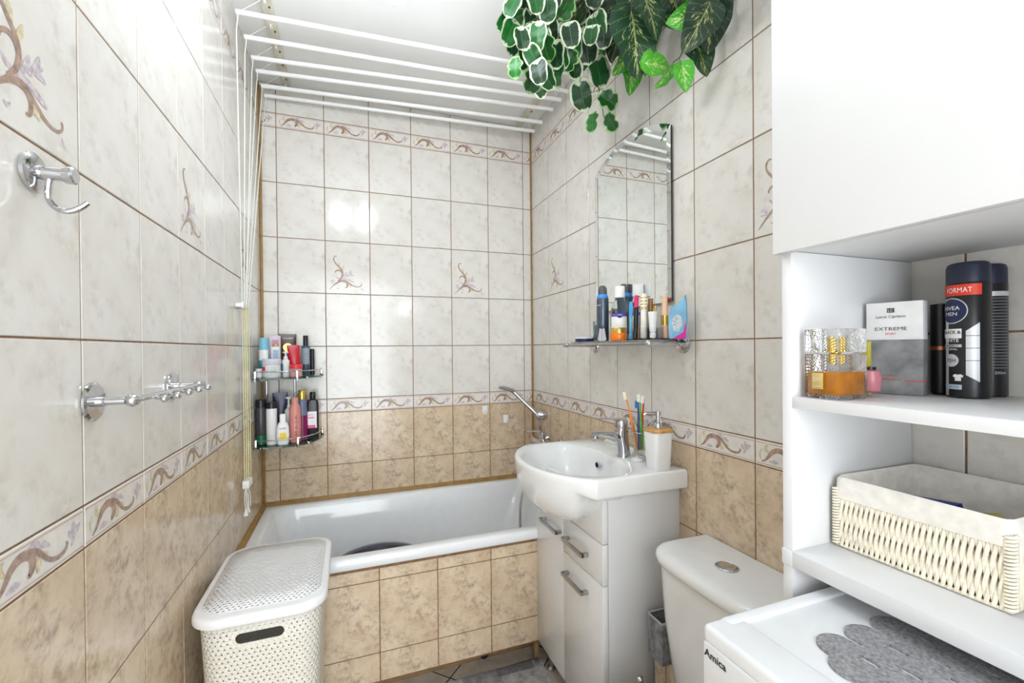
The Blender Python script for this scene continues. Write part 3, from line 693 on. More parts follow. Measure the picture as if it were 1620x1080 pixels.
BR=M('dark brown plastic',(78,58,42),.25,0,.1)
tb=tubeshape('hair_mask_tube','dark brown squeeze tube with a gold disc at the back of the upper corner tier','tube',(.112,-.045,e),R(5),.070,.185,.030,BR,.02,LGOLD,.014,G1)
b=B(); b.lathe([(.0,0),(.0185,0),(.0185,.0008),(0,.0008)],(0,-.0125,.125),'-y',24); b.out('gold_disc',LGOLD,tb)
text('lettering','GOLDEN',LW,tb,(0,-.006,.166),(1,0,0),(0,0,1),width=.04)
rd=tubeshape('red_cream_tube','red squeeze tube leaning on the upper corner tier','tube',(.152,-.118,e),R(8),.050,.135,.026,M('glossy red plastic',(196,30,46),.25,0,.08),.02,M('red cap',(214,40,50),.3),.013,G1,lean=(-.08,0))
bottle('spray_bottle','grey labelled spray bottle with tall black cap on the upper corner tier','bottle',(.186,-.062,e),[(.017,0),(.0185,.003),(.0185,.125),(.014,.132)],M('smoke grey plastic',(66,82,96),.3),[(.0105,.132),(.0105,.175),(.0095,.178),(0,.178)],BLK,lab=[(.0189,.05,.122,200,330,LGREY)],group=G1)
bottle('slim_bottle','slim black bottle nearly hidden at the right end of the upper corner tier','bottle',(.212,-.052,e),cyl(.009,.118),BLK,group=G1)
bottle('cream_jar','wide white cream jar with a red mark at the front of the upper corner tier','jar',(.068,-.186,e),[(.032,0),(.034,.003),(.034,.052),(.032,.055)],M('translucent white jar',(228,226,228),.35),[(.0355,.055),(.036,.058),(.036,.075),(.034,.078),(0,.078)],M('pearl grey lid',(206,208,216),.35),lab=[(.0343,.030,.046,195,235,LRED),(.0343,.012,.048,270,310,M('pale green print',(200,214,204),.5,0,.1,scale=300))],group=G1)
bottle('pump_bottle','small white pump bottle in the middle of the upper corner tier','bottle',(.117,-.160,e),[(.013,0),(.015,.003),(.015,.068),(.006,.078)],WP,[(.008,.078),(.008,.086),(.004,.087),(.004,.10),(.011,.101),(.011,.107),(0,.108)],WP,lab=[(.0153,.02,.055,195,240,TEAL)],group=G1)
bottle('pink_jar','small pink jar with a red lid at the front of the upper corner tier','jar',(.158,-.176,e),[(.022,0),(.024,.002),(.024,.034),(.022,.036)],M('translucent pink plastic',(214,158,156),.3),[(.025,.036),(.0255,.039),(.0255,.050),(.023,.053),(0,.053)],M('coral red lid',(226,58,70),.35),group=G1)
bottle('small_white_jar','tiny white jar at the left front of the upper corner tier','jar',(.022,-.19,e),cyl(.012,.028),M('clear white jar',(222,220,226),.3),[(.0125,.028),(.0125,.038),(.0,.039)],WP,group=G1)
e=ZL+.0005
DKT=M('dark translucent plastic',(70,68,72),.25,0,.05)
bottle('dark_shampoo','dark grey translucent bottle with black cap at the left of the lower corner tier','bottle',(.0235,-.165,e),[(.018,0),(.020,.003),(.020,.15),(.0185,.155)],DKT,[(.0205,.155),(.0205,.185),(.018,.188),(0,.188)],BLK,lab=[(.0203,.004,.04,180,345,M('green liquid',(24,104,72),.3))],group=G2)
bottle('white_shampoo','tall white bottle with a black cap on the lower corner tier','bottle',(.064,-.175,e),[(.019,0),(.0205,.003),(.0205,.145),(.0195,.15)],WP,[(.0205,.15),(.0205,.172),(.018,.176),(0,.176)],BLK,group=G2)
nv=tubeshape('navy_tube','navy blue squeeze tube at the back of the lower corner tier','tube',(.083,-.075,e),R(6),.060,.205,.030,M('navy plastic',(48,46,84),.3,0,.06),.02,BLK,.013,G2)
t=thing('lotion_bottle','small white lotion bottle with a yellow label at the front of the lower corner tier','bottle',(.108,-.198,e),R(8),G2)
b=B(); b.loft([rr(.019,.009,.008,4,z=0),rr(.0215,.011,.009,4,z=.006),rr(.0245,.012,.010,4,z=.04),rr(.0235,.012,.010,4,z=.07),rr(.016,.010,.008,4,z=.090),rr(.011,.009,.008,4,z=.094)]); b.out('body',WP,t)
b=B(); b.loft([rr(.0115,.009,.006,4,z=.094),rr(.011,.009,.006,4,z=.124),rr(.009,.007,.005,4,z=.127)]); b.out('cap',WP,t)
b=B(); b.box(-.012,.013,-.0126,-.0122,.022,.050); b.out('label',LYE,t)
text('lettering','NIVEA',LTXT,t,(0,-.0126,.068),(1,0,0),(0,0,1),width=.026)
PK=M('dusty pink plastic',(216,142,132),.3,0,.04)
pk=bottle('pink_shampoo','dusty pink bottle with dark vertical lettering in the middle of the lower corner tier','bottle',(.150,-.160,e),[(.020,0),(.0225,.004),(.0230,.06),(.0225,.145),(.017,.158),(.0135,.162)],PK,[(.0135,.162),(.0135,.186),(.012,.189),(0,.189)],PK,group=G2)
text('lettering','H A S K',LTXT,pk,(.006,-.0222,.075),(0,0,1),(-1,-.1,0),width=.085,height=.007,ext=.0006)
bottle('pump_bottle','white pump bottle head behind the dusty pink bottle, lower corner tier','bottle',(.118,-.095,e),[(.016,0),(.017,.003),(.017,.13),(.006,.14)],WP,[(.007,.14),(.007,.15),(.004,.152),(.004,.178),(.013,.18),(.014,.187),(0,.19)],WP,group=G2)
bottle('gold_capped_bottle','blue grey and magenta bottle with a gold cap on the lower corner tier','bottle',(.172,-.098,e),[(.018,0),(.020,.004),(.0225,.08),(.0225,.12),(.019,.17),(.017,.175)],M('blue grey liquid',(108,118,146),.2),[(.0185,.175),(.019,.18),(.0165,.212),(.015,.215),(0,.216)],LGOLD,lab=[(.0229,.004,.105,180,350,M('magenta liquid',(132,30,84),.25))],group=G2)
bk=thing('black_shampoo','black flat bottle with a pink label at the right of the lower corner tier','bottle',(.214,-.085,e),R(2),G2)
b=B(); b.loft([rr(.022,.013,.008,4,z=0),rr(.024,.015,.009,4,z=.004),rr(.024,.015,.009,4,z=.155),rr(.020,.013,.010,4,z=.168),rr(.011,.009,.008,4,z=.172)]); b.out('body',BLK,bk)
b=B(); b.lathe([(.012,.172),(.0125,.174),(.012,.20),(.010,.204),(0,.204)],n=16); b.out('cap',BLK,bk)
b=B(); b.box(-.020,.016,-.0157,-.0153,.045,.118); b.out('label',LW,bk); b=B(); b.box(-.020,.010,-.0160,-.0156,.045,.058); b.box(-.018,.006,-.0160,-.0156,.088,.093); b.out('label',LPK,bk)
text('lettering','gliss',LPK,bk,(-.008,-.0158,.104),(1,0,0),(0,0,1),width=.018)

# ------------------------------------------------------------ items on the glass shelf
e=GZ; G3='toiletries on the glass shelf'
bottle('cream_tin','flat dark blue tin with a pale lid at the left end of the glass shelf','tin',(1.226,-.735,e),[(.035,0),(.036,.002),(.036,.011),(.035,.012)],M('navy tin',(38,42,84),.3),[(.0355,.012),(.0355,.016),(.033,.0175),(0,.0175)],M('pale lid',(226,228,232),.3),group=G3)
t=thing('glass_box','small clear glass box behind the blue tin on the glass shelf','box',(1.275,-.748,e),0,G3)
b=B(); b.box(-.012,.012,-.013,.013,0,.078,.001); b.out('box_shell',glassmat('pale blue glass',(214,230,232)),t)
b=B(); b.box(-.006,.006,-.006,.006,.004,.066,.002); b.out('inner_bottle',M('grey green liquid',(150,166,168),.3),t)
CAN=M('gunmetal can',(92,104,116),.3,.55,.08); CB=M('bright blue collar',(66,146,226),.3); CG=M('dark grey cap',(86,90,96),.35)
for (x,y,lab) in ((1.242,-.842,'gunmetal spray can with a blue collar at the left front of the glass shelf'),(1.292,-.903,'gunmetal spray can with a blue collar standing behind the clear cleanser bottles')):
    t=bottle('spray_can',lab,'spray can',(x,y,e),[(.0205,0),(.022,.003),(.022,.148),(.021,.156)],CAN,[(.0165,.170),(.0165,.182),(.015,.194),(.009,.202),(0,.203)],CG,rz=R(22),group=G3)
    b=B(); b.lathe([(.0212,.156),(.021,.162),(.017,.170)],n=22); b.out('collar',CB,t)
    text('lettering','NIVEA',LW,t,(-.0222,0,.13),(-.1,-1,0),(0,0,1),width=.02,ext=.0006) if x<1.26 else None
t=thing('folded_card','small white folded card leaning on the spray can on the glass shelf','card',(1.212,-.885,e),R(10),G3)
for s,a in ((1,14),(-1,-14)):
    b=B(); Mx=Matrix.Rotation(R(a),4,'X'); b.box(-.001,.001,-.010,.010,-.001,.042,Mx=Matrix.Translation((0,s*.012,.002))@Mx); b.out('card_leaf',M('grey white card',(206,204,214),.6),t)
CLR=glassmat('clear plastic bottle',(250,252,253),.02,1.06)
for (x,y,lab,s) in ((1.250,-.938,'clear cleanser bottle with white cap and blue disc on the glass shelf',1),(1.287,-.992,'clear cleanser bottle with white cap behind the first one on the glass shelf',.98)):
    t=bottle('cleanser_bottle',lab,'bottle',(x,y,e),[(.027,0),(.030,.004),(.031,.03),(.031,.095),(.026,.118),(.016,.140),(.014,.148)],CLR,[(.0178,.148),(.0183,.150),(.0178,.186),(.017,.188),(0,.188)],WP,rz=R(48),group=G3,sx=.8,
      lab=[(.0318,.030,.082,125,235,LW),(.0319,.082,.094,125,235,LPUR)])
    if s==1:
        b=B(); b.lathe([(0,0),(.011,0),(.011,.0006),(0,.0006)],(-.0262,-.004,.088),'-x',20,sx=1); b.out('blue_disc',M('royal blue print',(26,52,150),.35),t)
        text('lettering','NIVEA',LW,t,(-.0270,-.004,.088),(0,-1,0),(0,0,1),width=.017)
bottle('orange_jar','orange cream jar with a gold lid at the front of the glass shelf','jar',(1.214,-.985,e),[(.027,0),(.029,.003),(.029,.022),(.028,.024)],M('orange glass',(240,124,30),.25),[(.026,.024),(.026,.040),(.025,.042),(0,.042)],LGOLD,group=G3,n=28)
t=thing('blue_brush','light blue plastic brush standing upright on the glass shelf','brush',(1.222,-1.043,e),0,G3)
b=B(); b.lathe([(.007,0),(.008,.003),(.008,.016),(.005,.02),(.0045,.075)],n=12); b.out('handle',M('sky blue plastic',(110,188,226),.3),t)
b=B(); b.lathe([(.0045,.075),(.0085,.085),(.0095,.105),(.006,.122),(0,.124)],n=12,sx=.6); b.out('head',M('azure plastic',(70,170,226),.3),t)
bottle('foundation_bottle','small beige bottle with a clear cap on the glass shelf','bottle',(1.25,-1.045,e),cyl(.009,.05),M('beige liquid',(220,186,152),.3),[(.009,.05),(.009,.078),(0,.079)],M('grey cap',(176,190,200),.3),group=G3)
t=thing('acrylic_organiser','clear acrylic cosmetics organiser at the right end of the glass shelf','organiser',(1.245,-1.110,e),0,G3)
AC=glassmat('clear acrylic',(250,250,253),.02,1.12)
b=B()
for x in (-.045,0,.045): b.box(x-.001,x+.001,-.058,.062,0,.036)
for y in (-.058,-.018,.022,.062): b.box(-.045,.045,y-.001,y+.001,0,.036)
b.box(-.046,.046,-.059,.063,0,.002); b.out('tray',AC,t)
def stick(nm,lab,x,y,parts,lean=(0,0)):
    t=thing(nm,lab,'cosmetic',(x,y,e+.0025),0,'cosmetics standing in the acrylic organiser')
    for pn,prof,m_ in parts:
        b=B(); b.lathe(prof,n=12,Mx=Matrix.Rotation(lean[0],4,'X')@Matrix.Rotation(lean[1],4,'Y')); b.out(pn,m_,t)
PKP=M('hot pink plastic',(228,40,110),.3); WGR=M('white tube with gold rings',(236,234,222),.3); PEA=M('peach plastic',(238,196,164),.3); BRZ=M('bronze tube',(150,108,60),.25,.5)
stick('mascara','black mascara tube with a pink top in the organiser',1.222,-1.065,[('body',cyl(.0075,.10),BLK),('cap',[(.0065,.10),(.007,.128),(.004,.138),(0,.138)],PKP)],(R(3),0))
stick('lip_gloss','white cosmetic tube with gold rings in the organiser',1.222,-1.108,[('body',cyl(.0095,.092),WGR),('cap',[(.0105,.092),(.0105,.138),(.0,.139)],WGR)]+[('ring',[(.0108,z),(.0108,z+.003)],LGOLD) for z in (.094,.104,.114,.124)])
stick('eyeliner','bronze cosmetic tube at the back of the organiser',1.268,-1.082,[('body',cyl(.007,.07),BLK),('cap',[(.0075,.07),(.0075,.128),(0,.129)],BRZ)])
stick('gold_pencil','thin gold cosmetic pencil in the middle of the organiser',1.262,-1.112,[('body',cyl(.0035,.105),LGOLD)])
stick('concealer_tube','small white upside-down tube at the front of the organiser',1.224,-1.148,[('cap',cyl(.009,.02),WP),('body',[(.009,.02),(.0135,.078),(.0135,.08),(0,.08)],WP)])
stick('peach_mascara','tall peach and gold cosmetic tube in the organiser',1.268,-1.148,[('body',cyl(.010,.07),PEA),('cap',[(.0095,.07),(.0085,.128),(0,.129)],PEA),('ring',[(.0102,.04),(.0102,.07)],LGOLD)])
stick('nail_polish','white conical nail polish bottle at the right of the organiser',1.228,-1.158+-.0,[('body',[(.008,0),(.0085,.004),(.0085,.04),(.006,.05),(.0035,.082),(0,.083)],WP)]) if False else stick('nail_polish','white conical nail polish bottle at the right of the organiser',1.278,-1.172+.008,[('body',[(.008,0),(.0085,.004),(.0085,.04),(.006,.05),(.0035,.088),(0,.089)],WP)])
t=thing('blue_pouch','blue and pink refill pouch leaning on the wall at the right end of the shelf','pouch',(1.268,-1.205,e+.0005),R(22),G3)
wav=[(-.026,0),(.026,0),(.027,.05),(.026,.10),(.024,.125),(.014,.112),(.004,.100),(-.008,.094),(-.022,.090),(-.027,.05)]
wav=[(-x,z) for x,z in wav][::-1]
b=B(); b.prism([(p[0],p[1]) for p in wav],-.004,.004,'yz',bev=.0025); b.out('pouch_body',M('sky blue foil',(138,196,230),.35,0,.1,scale=20),t)
b=B(); b.lathe([(0,0),(.018,0),(.018,.0006),(0,.0006)],(-.0042,0,.045),'-x',20,sx=.9,sy=1.35); b.out('label',M('pale print',(196,208,214),.5,0,.2,scale=150),t)
b=B(); b.prism([(-.0265,.0),(-.0265,.05),(-.018,.018),(.016,.0)],-.0052,-.0042,'yz'); b.out('pink_print',M('magenta print',(214,52,158),.4),t)

# ------------------------------------------------------------ shelf unit at the right
t=thing('shelf_unit','tall white shelf unit with upper cabinet over the washing machine','shelf unit',(1.17,-2.04,0))
def ub(name,x0,x1,y0,y1,z0,z1,mat=LAMINATE,bev=.0008,par=None):
    b=B(); b.box(x0-1.17,x1-1.17,y0+2.04,y1+2.04,z0,z1,bev); return b.out(name,mat,par or t)
ub('side_panel',1.018,W-.002,-1.745,-1.729,.0,1.378); ub('side_panel',1.018,W-.002,-2.36,-2.344,.0,1.378)
ub('shelf_board',1.018,W-.002,-2.3438,-1.7452,1.135,1.152); ub('shelf_board',1.0155,W-.002,-2.3438,-1.7452,.888,.912)
ub('front_strip',1.0150,1.0178,-1.7458,-1.729,.888,.912)
ub('cabinet_body',1.018,W-.002,-2.36,-1.729,1.3785,2.08)
dr=ub('cabinet_door',.999,1.0165,-2.36,-1.7285,1.3745,2.08,M('white smooth cabinet door',(226,227,227),.38,0,.01,scale=3),.0012)

# perfume bottle
t=thing('perfume_bottle','square cut-glass perfume bottle with amber liquid on the upper shelf','perfume',(1.0615,-1.7815,1.1525),R(0))
CG_=glassmat('cut crystal glass',(250,250,248),.03,1.32)
nt=CG_.node_tree; oc=coord(nt,'Object'); sp=nt.nodes.new('ShaderNodeSeparateXYZ'); nt.links.new(oc,sp.inputs[0])
xx,yy,zz=[N(nt,sp.outputs[k]) for k in range(3)]
hh=(((xx.abs()+yy.abs())*1.0-zz)/.0042).fr(); hh=(hh-.5).abs()
bump(nt,nt.nodes['Principled BSDF'],hh.s,.35,.002)
b=B(); b.box(-.031,.031,-.0255,.0255,0,.066,.0018); b.out('bottle_glass',CG_,t)
b=B(); b.box(-.0275,.0275,-.022,.022,.006,.040,.002); b.out('amber_liquid',M('amber perfume',(206,128,8),.15,0,.1,scale=60,coat=.6),t)
b=B(); b.box(-.031,.031,-.0255,.0255,.0685,.1035,.0018); b.out('glass_cap',CG_,t)
b=B(); b.lathe([(.005,.05),(.005,.066),(.008,.067),(.008,.072),(.0055,.073),(.0055,.090),(0,.0905)],n=14); b.out('atomiser',LGOLD,t)
b=B(); b.box(-.0330,-.0318,-.004,.0125,.014,.038,.0003); lb=b.out('label',M('champagne gold label',(222,200,128),.35,.5,.05),t)
text('lettering','خمرة',LW,t,(-.0331,.004,.029),(0,-1,0),(0,0,1),width=.012)
text('lettering','KHAMRAH',LW,t,(-.0331,.004,.0185),(0,-1,0),(0,0,1),width=.011)
bottle('pink_bottle','small pink bottle with a black base behind the perfume bottle','bottle',(1.128,-1.789,1.1525),[(.009,.006),(.013,.009),(.0145,.02),(.0145,.030),(.012,.039),(.007,.041)],M('pink glass',(202,128,138),.25),[(.008,.041),(.008,.045),(.0,.046)],BLK,group='bottles on the upper shelf')
t=thing('yellow_carton','narrow yellow green carton behind the pink bottle','box',(1.152,-1.771,1.1525),0)
b=B(); b.box(-.004,.004,-.004,.004,0,.085,.0006); b.out('carton',M('yellow green card',(196,186,70),.5,0,.1),t)
# cologne carton
ang=math.atan2(.072,-.020)
t=thing('cologne_carton','white and concrete grey cologne carton with printed lettering on the upper shelf','box',(1.197,-1.822,1.1525),0)
dv=Vector((-.018,.068,0)); dl=dv.length; uy=dv.normalized(); ux=Vector((uy.y,-uy.x,0)); 
Mx=Matrix(((ux.x,uy.x,0,0),(ux.y,uy.y,0,0),(0,0,1,0),(0,0,0,1)))
DPT=.026; HB=.147
b=B(); b.box(0,DPT,0,dl,.087,HB,.0006,Mx=Mx); b.out('carton_top',M('white carton',(232,232,232),.45),t)
b=B(); b.box(0,DPT,0,dl,0,.087,.0006,Mx=Mx); b.out('carton_bottom',M('concrete grey print',(142,142,144),.5,0,.28,scale=28),t)
def onbox(name,txt,mat,y,z,w,h=None,bold=0): text(name,txt,mat,t,Mx@Vector((-.0003,y,z)),-uy,(0,0,1),width=w,height=h,bold=bold)
onbox('lettering','Lucca Cipriano',LTXT,dl*.55,.1235,.037); onbox('lettering','EXTREME',LTXT,dl*.55,.1045,.040,.0052); onbox('lettering','SPORT',LRED,dl*.55,.0965,.014)
onbox('lettering','FOR MEN',LRED,dl*.60,.030,.013); onbox('lettering','EAU DE TOILETTE',LRED,dl*.60,.0235,.032)
b=B(); b.box(-.0006,0,dl*.55-.0045,dl*.55+.0045,.1305,.1375,Mx=Mx); b.out('emblem',LTXT,t)
text('lettering','LC',LW,t,Mx@Vector((-.0008,dl*.55,.134)),-uy,(0,0,1),width=.006)
b=B(); b.box(-.0005,0,-.0005,dl*.30,.0215,.0228,Mx=Mx); b.box(-.0005,DPT,-.0006,0,.0215,.0228,Mx=Mx); b.out('red_stripe',LRED,t)
bottle('black_tube','slim black tube with a copper band behind the cologne carton','bottle',(1.252,-1.817,1.1525),cyl(.0125,.072),BLK,[(.0122,.075),(.0125,.077),(.0125,.142),(.0,.144)],BLK,group='bottles on the upper shelf',lab=[(.0127,.070,.076,0,360,M('copper band',(190,120,84),.3,.7))])
# deodorant cans
NB=M('black lacquered can',(30,30,34),.28,0,.03); NAV=M('dark navy cap',(34,38,60),.4)
def deo(x,y,lab,yawd):
    t=thing('deodorant_can',lab,'deodorant',(x,y,1.1525),R(yawd),'black deodorant cans on the upper shelf')
    r=.0242
    b=B(); b.lathe([(r-.002,0),(r,.002),(r,.168),(r-.0004,.169)],n=40); b.out('can_body',NB,t)
    b=B(); b.lathe([(r-.0004,.169),(r-.0005,.192),(r-.002,.197),(r-.005,.199),(0,.199)],n=40); b.out('cap',NAV,t)
    def patch(nm,a0,a1,z0,z1,m_,e=.0003,zz=None):
        b=B(); k=max(2,int(abs(a1-a0)/6))
        for i in range(k):
            A,Bq=R(180+a0+(a1-a0)*i/k),R(180+a0+(a1-a0)*(i+1)/k)
            za0,za1,zb0,zb1=z0,z1,z0,z1
            if zz: za0,za1=zz(i/k); zb0,zb1=zz((i+1)/k)
            b.quad([((r+e)*math.cos(A),(r+e)*math.sin(A),za0),((r+e)*math.cos(Bq),(r+e)*math.sin(Bq),zb0),((r+e)*math.cos(Bq),(r+e)*math.sin(Bq),zb1),((r+e)*math.cos(A),(r+e)*math.sin(A),za1)])
        bmesh.ops.remove_doubles(b.bm,verts=b.bm.verts,dist=1e-7); b.out(nm,m_,t,flip=False)
    def txt(s,a,z,w,m_,h=None,e=.0006,bold=0):
        def mf(x,y): A=R(180+a)+x/r; return Vector(((r+e)*math.cos(A),(r+e)*math.sin(A),z+y))
        text('lettering',s,m_,t,(0,0,0),(1,0,0),(0,1,0),width=w,height=h,mapf=mf,bold=bold)
    return t,patch,txt,r
t,patch,txt,r=deo(1.236,-1.857,'black deodorant can with a red band, front one on the upper shelf',10)
SIL=M('silver print',(206,208,212),.35,.2)
patch('red_band',-75,48,.150,.166,M('red band print',(222,60,30),.4))
txt('FORMAT',-12,.158,.030,LW,.0072)
patch('silver_stripe',-58,-42,.003,.146,SIL)
b=B(); NV=M('navy oval print',(30,40,78),.35)
def oval(ra,rz_,a,z,e,m_,nm):
    b=B(); c=[((r+e)*math.cos(R(180+a)),(r+e)*math.sin(R(180+a)),z)]
    n=28; vs=[]
    rings=[]
    for q in (.02,.35,.7,1):
        rings.append([((r+e)*math.cos(R(180+a)+q*ra/r*math.cos(2*math.pi*k/n)),(r+e)*math.sin(R(180+a)+q*ra/r*math.cos(2*math.pi*k/n)),z+q*rz_*math.sin(2*math.pi*k/n)) for k in range(n)])
    b.loft(rings,cap0=True,cap1=False); b.out(nm,m_,t,flip=False)
oval(.0185,.0190,-30,.128,.0004,SIL,'oval_rim'); oval(.0172,.0177,-30,.128,.0007,NV,'oval_badge')
txt('NIVEA',-32,.132,.022,LW,.0055,e=.0011,bold=.004); txt('MEN',-32,.1235,.016,LW,.005,e=.0011)
patch('silver_stripe',-78,-2,.088,.094,SIL,.0004); patch('silver_stripe',-78,-2,.0965,.1,LW,.0004)
patch('print_block',-78,-2,.0875,.1015,LW,.0005); txt('BLACK &',-32,.0965,.024,LTXT,.0048,e=.0009,bold=.01)
txt('WHITE',-34,.0845,.021,LW,.0048,bold=.01); patch('print_block',-70,-2,.0745,.0785,SIL,.0004); txt('INVISIBLE',-34,.0765,.020,LTXT,.0028,e=.0008)
txt('ORIGINAL',-34,.0715,.018,LW,.0028)
oval(.0095,.0095,-32,.055,.0005,SIL,'round_badge'); txt('72H',-32,.055,.012,LTXT,.0050,e=.001)
patch('bar_panel',8,42,.0,.1,SIL,.0004,zz=lambda q:(.034-.010*q,.098+.012*q))
for z in (.055,.073,.091): patch('bar_line',8,42,z-.0004,z+.0004,NB,.0007)
# shirt pictogram
b=B(); sh=[(-.0035,-.005),(.0035,-.005),(.0035,.001),(.005,.0),(.006,.003),(.003,.005),(.001,.0042),(-.001,.0042),(-.003,.005),(-.006,.003),(-.005,.0),(-.0035,.001)]
for ox,oz,m_ in ((0,.030,0),):
    vs=[b.bm.verts.new(((r+.0007)*math.cos(R(180-12)+x/r),(r+.0007)*math.sin(R(180-12)+x/r),oz+z)) for x,z in sh]; b.face(vs)
b.out('shirt_pictogram',LW,t,flip=False)
patch('print_block',-60,-2,.0125,.0195,M('blue white print',(190,206,226),.4),.0004); txt('ACTIVE',-24,.016,.012,LTXT,.003,e=.0008)
t,patch,txt,r=deo(1.2895,-1.853,'black deodorant can with small print, rear one on the upper shelf',0)
patch('print_block',-10,110,.150,.157,SIL)
for z in [.146-.0045*k for k in range(24)]: patch('fine_print',0,100,z,z+.0012,M('fine grey print',(120,122,128),.5),.0003)
txt('200ml',62,.036,.014,SIL,.004)

# ------------------------------------------------------------ wicker basket on the lower shelf
t=thing('wicker_basket','cream wicker basket with a white cloth liner on the lower shelf','basket',(1.20,-1.855,.9125))
WK=M('cream paper rope',(244,236,216),.75,0,.08,scale=90,bmp=.4,bscale=300)
hx_,hy_=.098,.0985
b=B(); rndm=random.Random(3)
def strand_face(org,ud,nd,L,n,h=.088):
    org,ud,nd=Vector(org),Vector(ud),Vector(nd)
    pt=L/n
    for i in range(n):
        for s in (0,1):
            pts=[]
            for k in range(13):
                q=k/12; ph=math.pi*3*q+math.pi*s
                pts.append(org+ud*(pt*(i+.5)+pt*.27*math.sin(ph))+nd*(.0016*math.cos(ph))+Vector((0,0,.003+h*q)))
            b.tube(pts,.0024,6,cap=False)
strand_face((-hx_,hy_-.004,0),(0,-1,0),(-1,0,0),2*hy_-.008,27)
strand_face((-hx_+.004,-hy_,0),(1,0,0),(0,-1,0),2*hx_-.008,27)
strand_face((-hx_+.004,hy_,0),(1,0,0),(0,1,0),2*hx_-.008,27)
strand_face((hx_,hy_-.004,0),(0,-1,0),(1,0,0),2*hy_-.008,27)
for (x,y) in ((-hx_,-hy_),(-hx_,hy_),(hx_,-hy_),(hx_,hy_)):
    for k in range(20): b.tube([(x+.005*math.cos(2*math.pi*j/10),y+.005*math.sin(2*math.pi*j/10),.003+k*.0045+.0006*j) for j in range(11)],.002,5)
for z in (.003,.046): b.tube([(-hx_,-hy_,z),(-hx_,hy_,z),(hx_,hy_,z),(hx_,-hy_,z),(-hx_,-hy_,z)],.0025 if z<.01 else .0012,6)
b.box(-hx_+.002,hx_-.002,-hy_+.002,hy_-.002,.0,.004); b.out('wicker_body',WK,t)
CL=M('off white cotton liner',(238,234,226),.9,0,.05,scale=60,bmp=.35,bscale=160)
def wob(pts,a,sd): 
    r_=random.Random(sd); return [(x+r_.uniform(-a,a),y+r_.uniform(-a,a),z+r_.uniform(-a,a)) for x,y,z in pts]
b=B(); b.loft([wob(rr(hx_+.004,hy_+.003,.010,5,z=.078),.0006,1),wob(rr(hx_+.0055,hy_+.0045,.012,5,z=.084),.0007,2),wob(rr(hx_+.004,hy_+.003,.012,5,z=.098),.0006,3),wob(rr(hx_+.004,hy_+.003,.012,5,z=.106),.0005,4),wob(rr(hx_+.001,hy_,.012,5,z=.111),.0004,5),wob(rr(hx_-.005,hy_-.005,.010,5,z=.107),.0004,6),rr(hx_-.007,hy_-.007,.010,5,z=.05),rr(hx_-.010,hy_-.010,.010,5,z=.008)],cap0=False); b.out('cloth_liner',CL,t,ang=60,flip=False)
t=thing('blue_packet','dark blue packet sticking up inside the wicker basket','packet',(1.20,-1.83,.965),R(8))
b=B(); b.prism([(-.05,0),(.045,-.005),(.04,.028),(-.045,.042)],-.006,.006,'xz',bev=.003,Mx=Matrix.Rotation(R(70),4,'Z')@Matrix.Rotation(R(-15),4,'X')); b.out('packet_body',M('royal blue foil',(28,48,130),.35,0,.15,scale=40),t)
t=thing('yellow_packet','mustard yellow packet lying inside the wicker basket','packet',(1.225,-1.905,.955),R(-20))
b=B(); b.prism([(-.04,0),(.035,-.002),(.03,.034),(-.005,.046),(-.035,.030)],-.006,.006,'xz',bev=.003,Mx=Matrix.Rotation(R(70),4,'Z')@Matrix.Rotation(R(-25),4,'X')); b.out('packet_body',M('mustard foil',(196,172,96),.45,0,.15,scale=40),t)

# ------------------------------------------------------------ washing machine
t=thing('washing_machine','white washing machine under the shelf unit with its maker\'s name in front','washing machine',(1.06,-2.06,0))
wx0,wx1,wy0,wy1=.817-1.06,1.30-1.06,-.28,.292
b=B(); b.box(wx0+.004,wx1,wy0+.004,wy1-.004,.02,.838,.006,seg=3); b.out('casing',APPL,t)
def lidz(x): return 0
b=B()
b.box(wx0+.030,wx1,wy1-.021,wy1,.838,.860,.0045,seg=3); b.box(wx0+.030,wx1,wy0,wy0+.021,.838,.860,.0045,seg=3)
b.box(wx0,wx0+.060,wy0,wy1,.835,.8595,.007,seg=4); b.box(wx1-.03,wx1,wy0,wy1,.838,.860,.004,seg=3)
b.box(wx0+.045,wx1-.02,wy0+.018,wy1-.018,.838,.8565,.001); b.out('top_plate',APPL,t)
b=B(); b.box(wx0-.0022,wx0+.01,wy0+.004,wy1-.004,.735,.838,.002); cp=b.out('control_panel',APPL,t)
text('lettering','Amica',M('black logo print',(24,22,26),.4),cp,(wx0-.0024,wy1-.0245,.826),(0,-1,0),(0,0,1),width=.036,bold=.02)
b=B(); b.lathe([(0,0),(.028,0),(.026,.018),(0,.02)],(wx0-.002,-.02,.785),'-x',24); b.out('program_knob',APPL,t)
b=B(); b.lathe([(.17,0),(.172,.014),(.155,.024),(.12,.028),(.115,.018),(0,.012)],(wx0+.004,.0,.46),'-x',36); b.out('porthole_door',M('dark porthole glass',(60,64,70),.1),t)
for x in (wx0+.05,wx1-.05):
    for y in (wy0+.05,wy1-.05):
        b=B(); b.lathe([(.02,0),(.02,.01),(.01,.012),(.01,.025)],(x,y,0),n=12); b.out('foot',BLK,t)
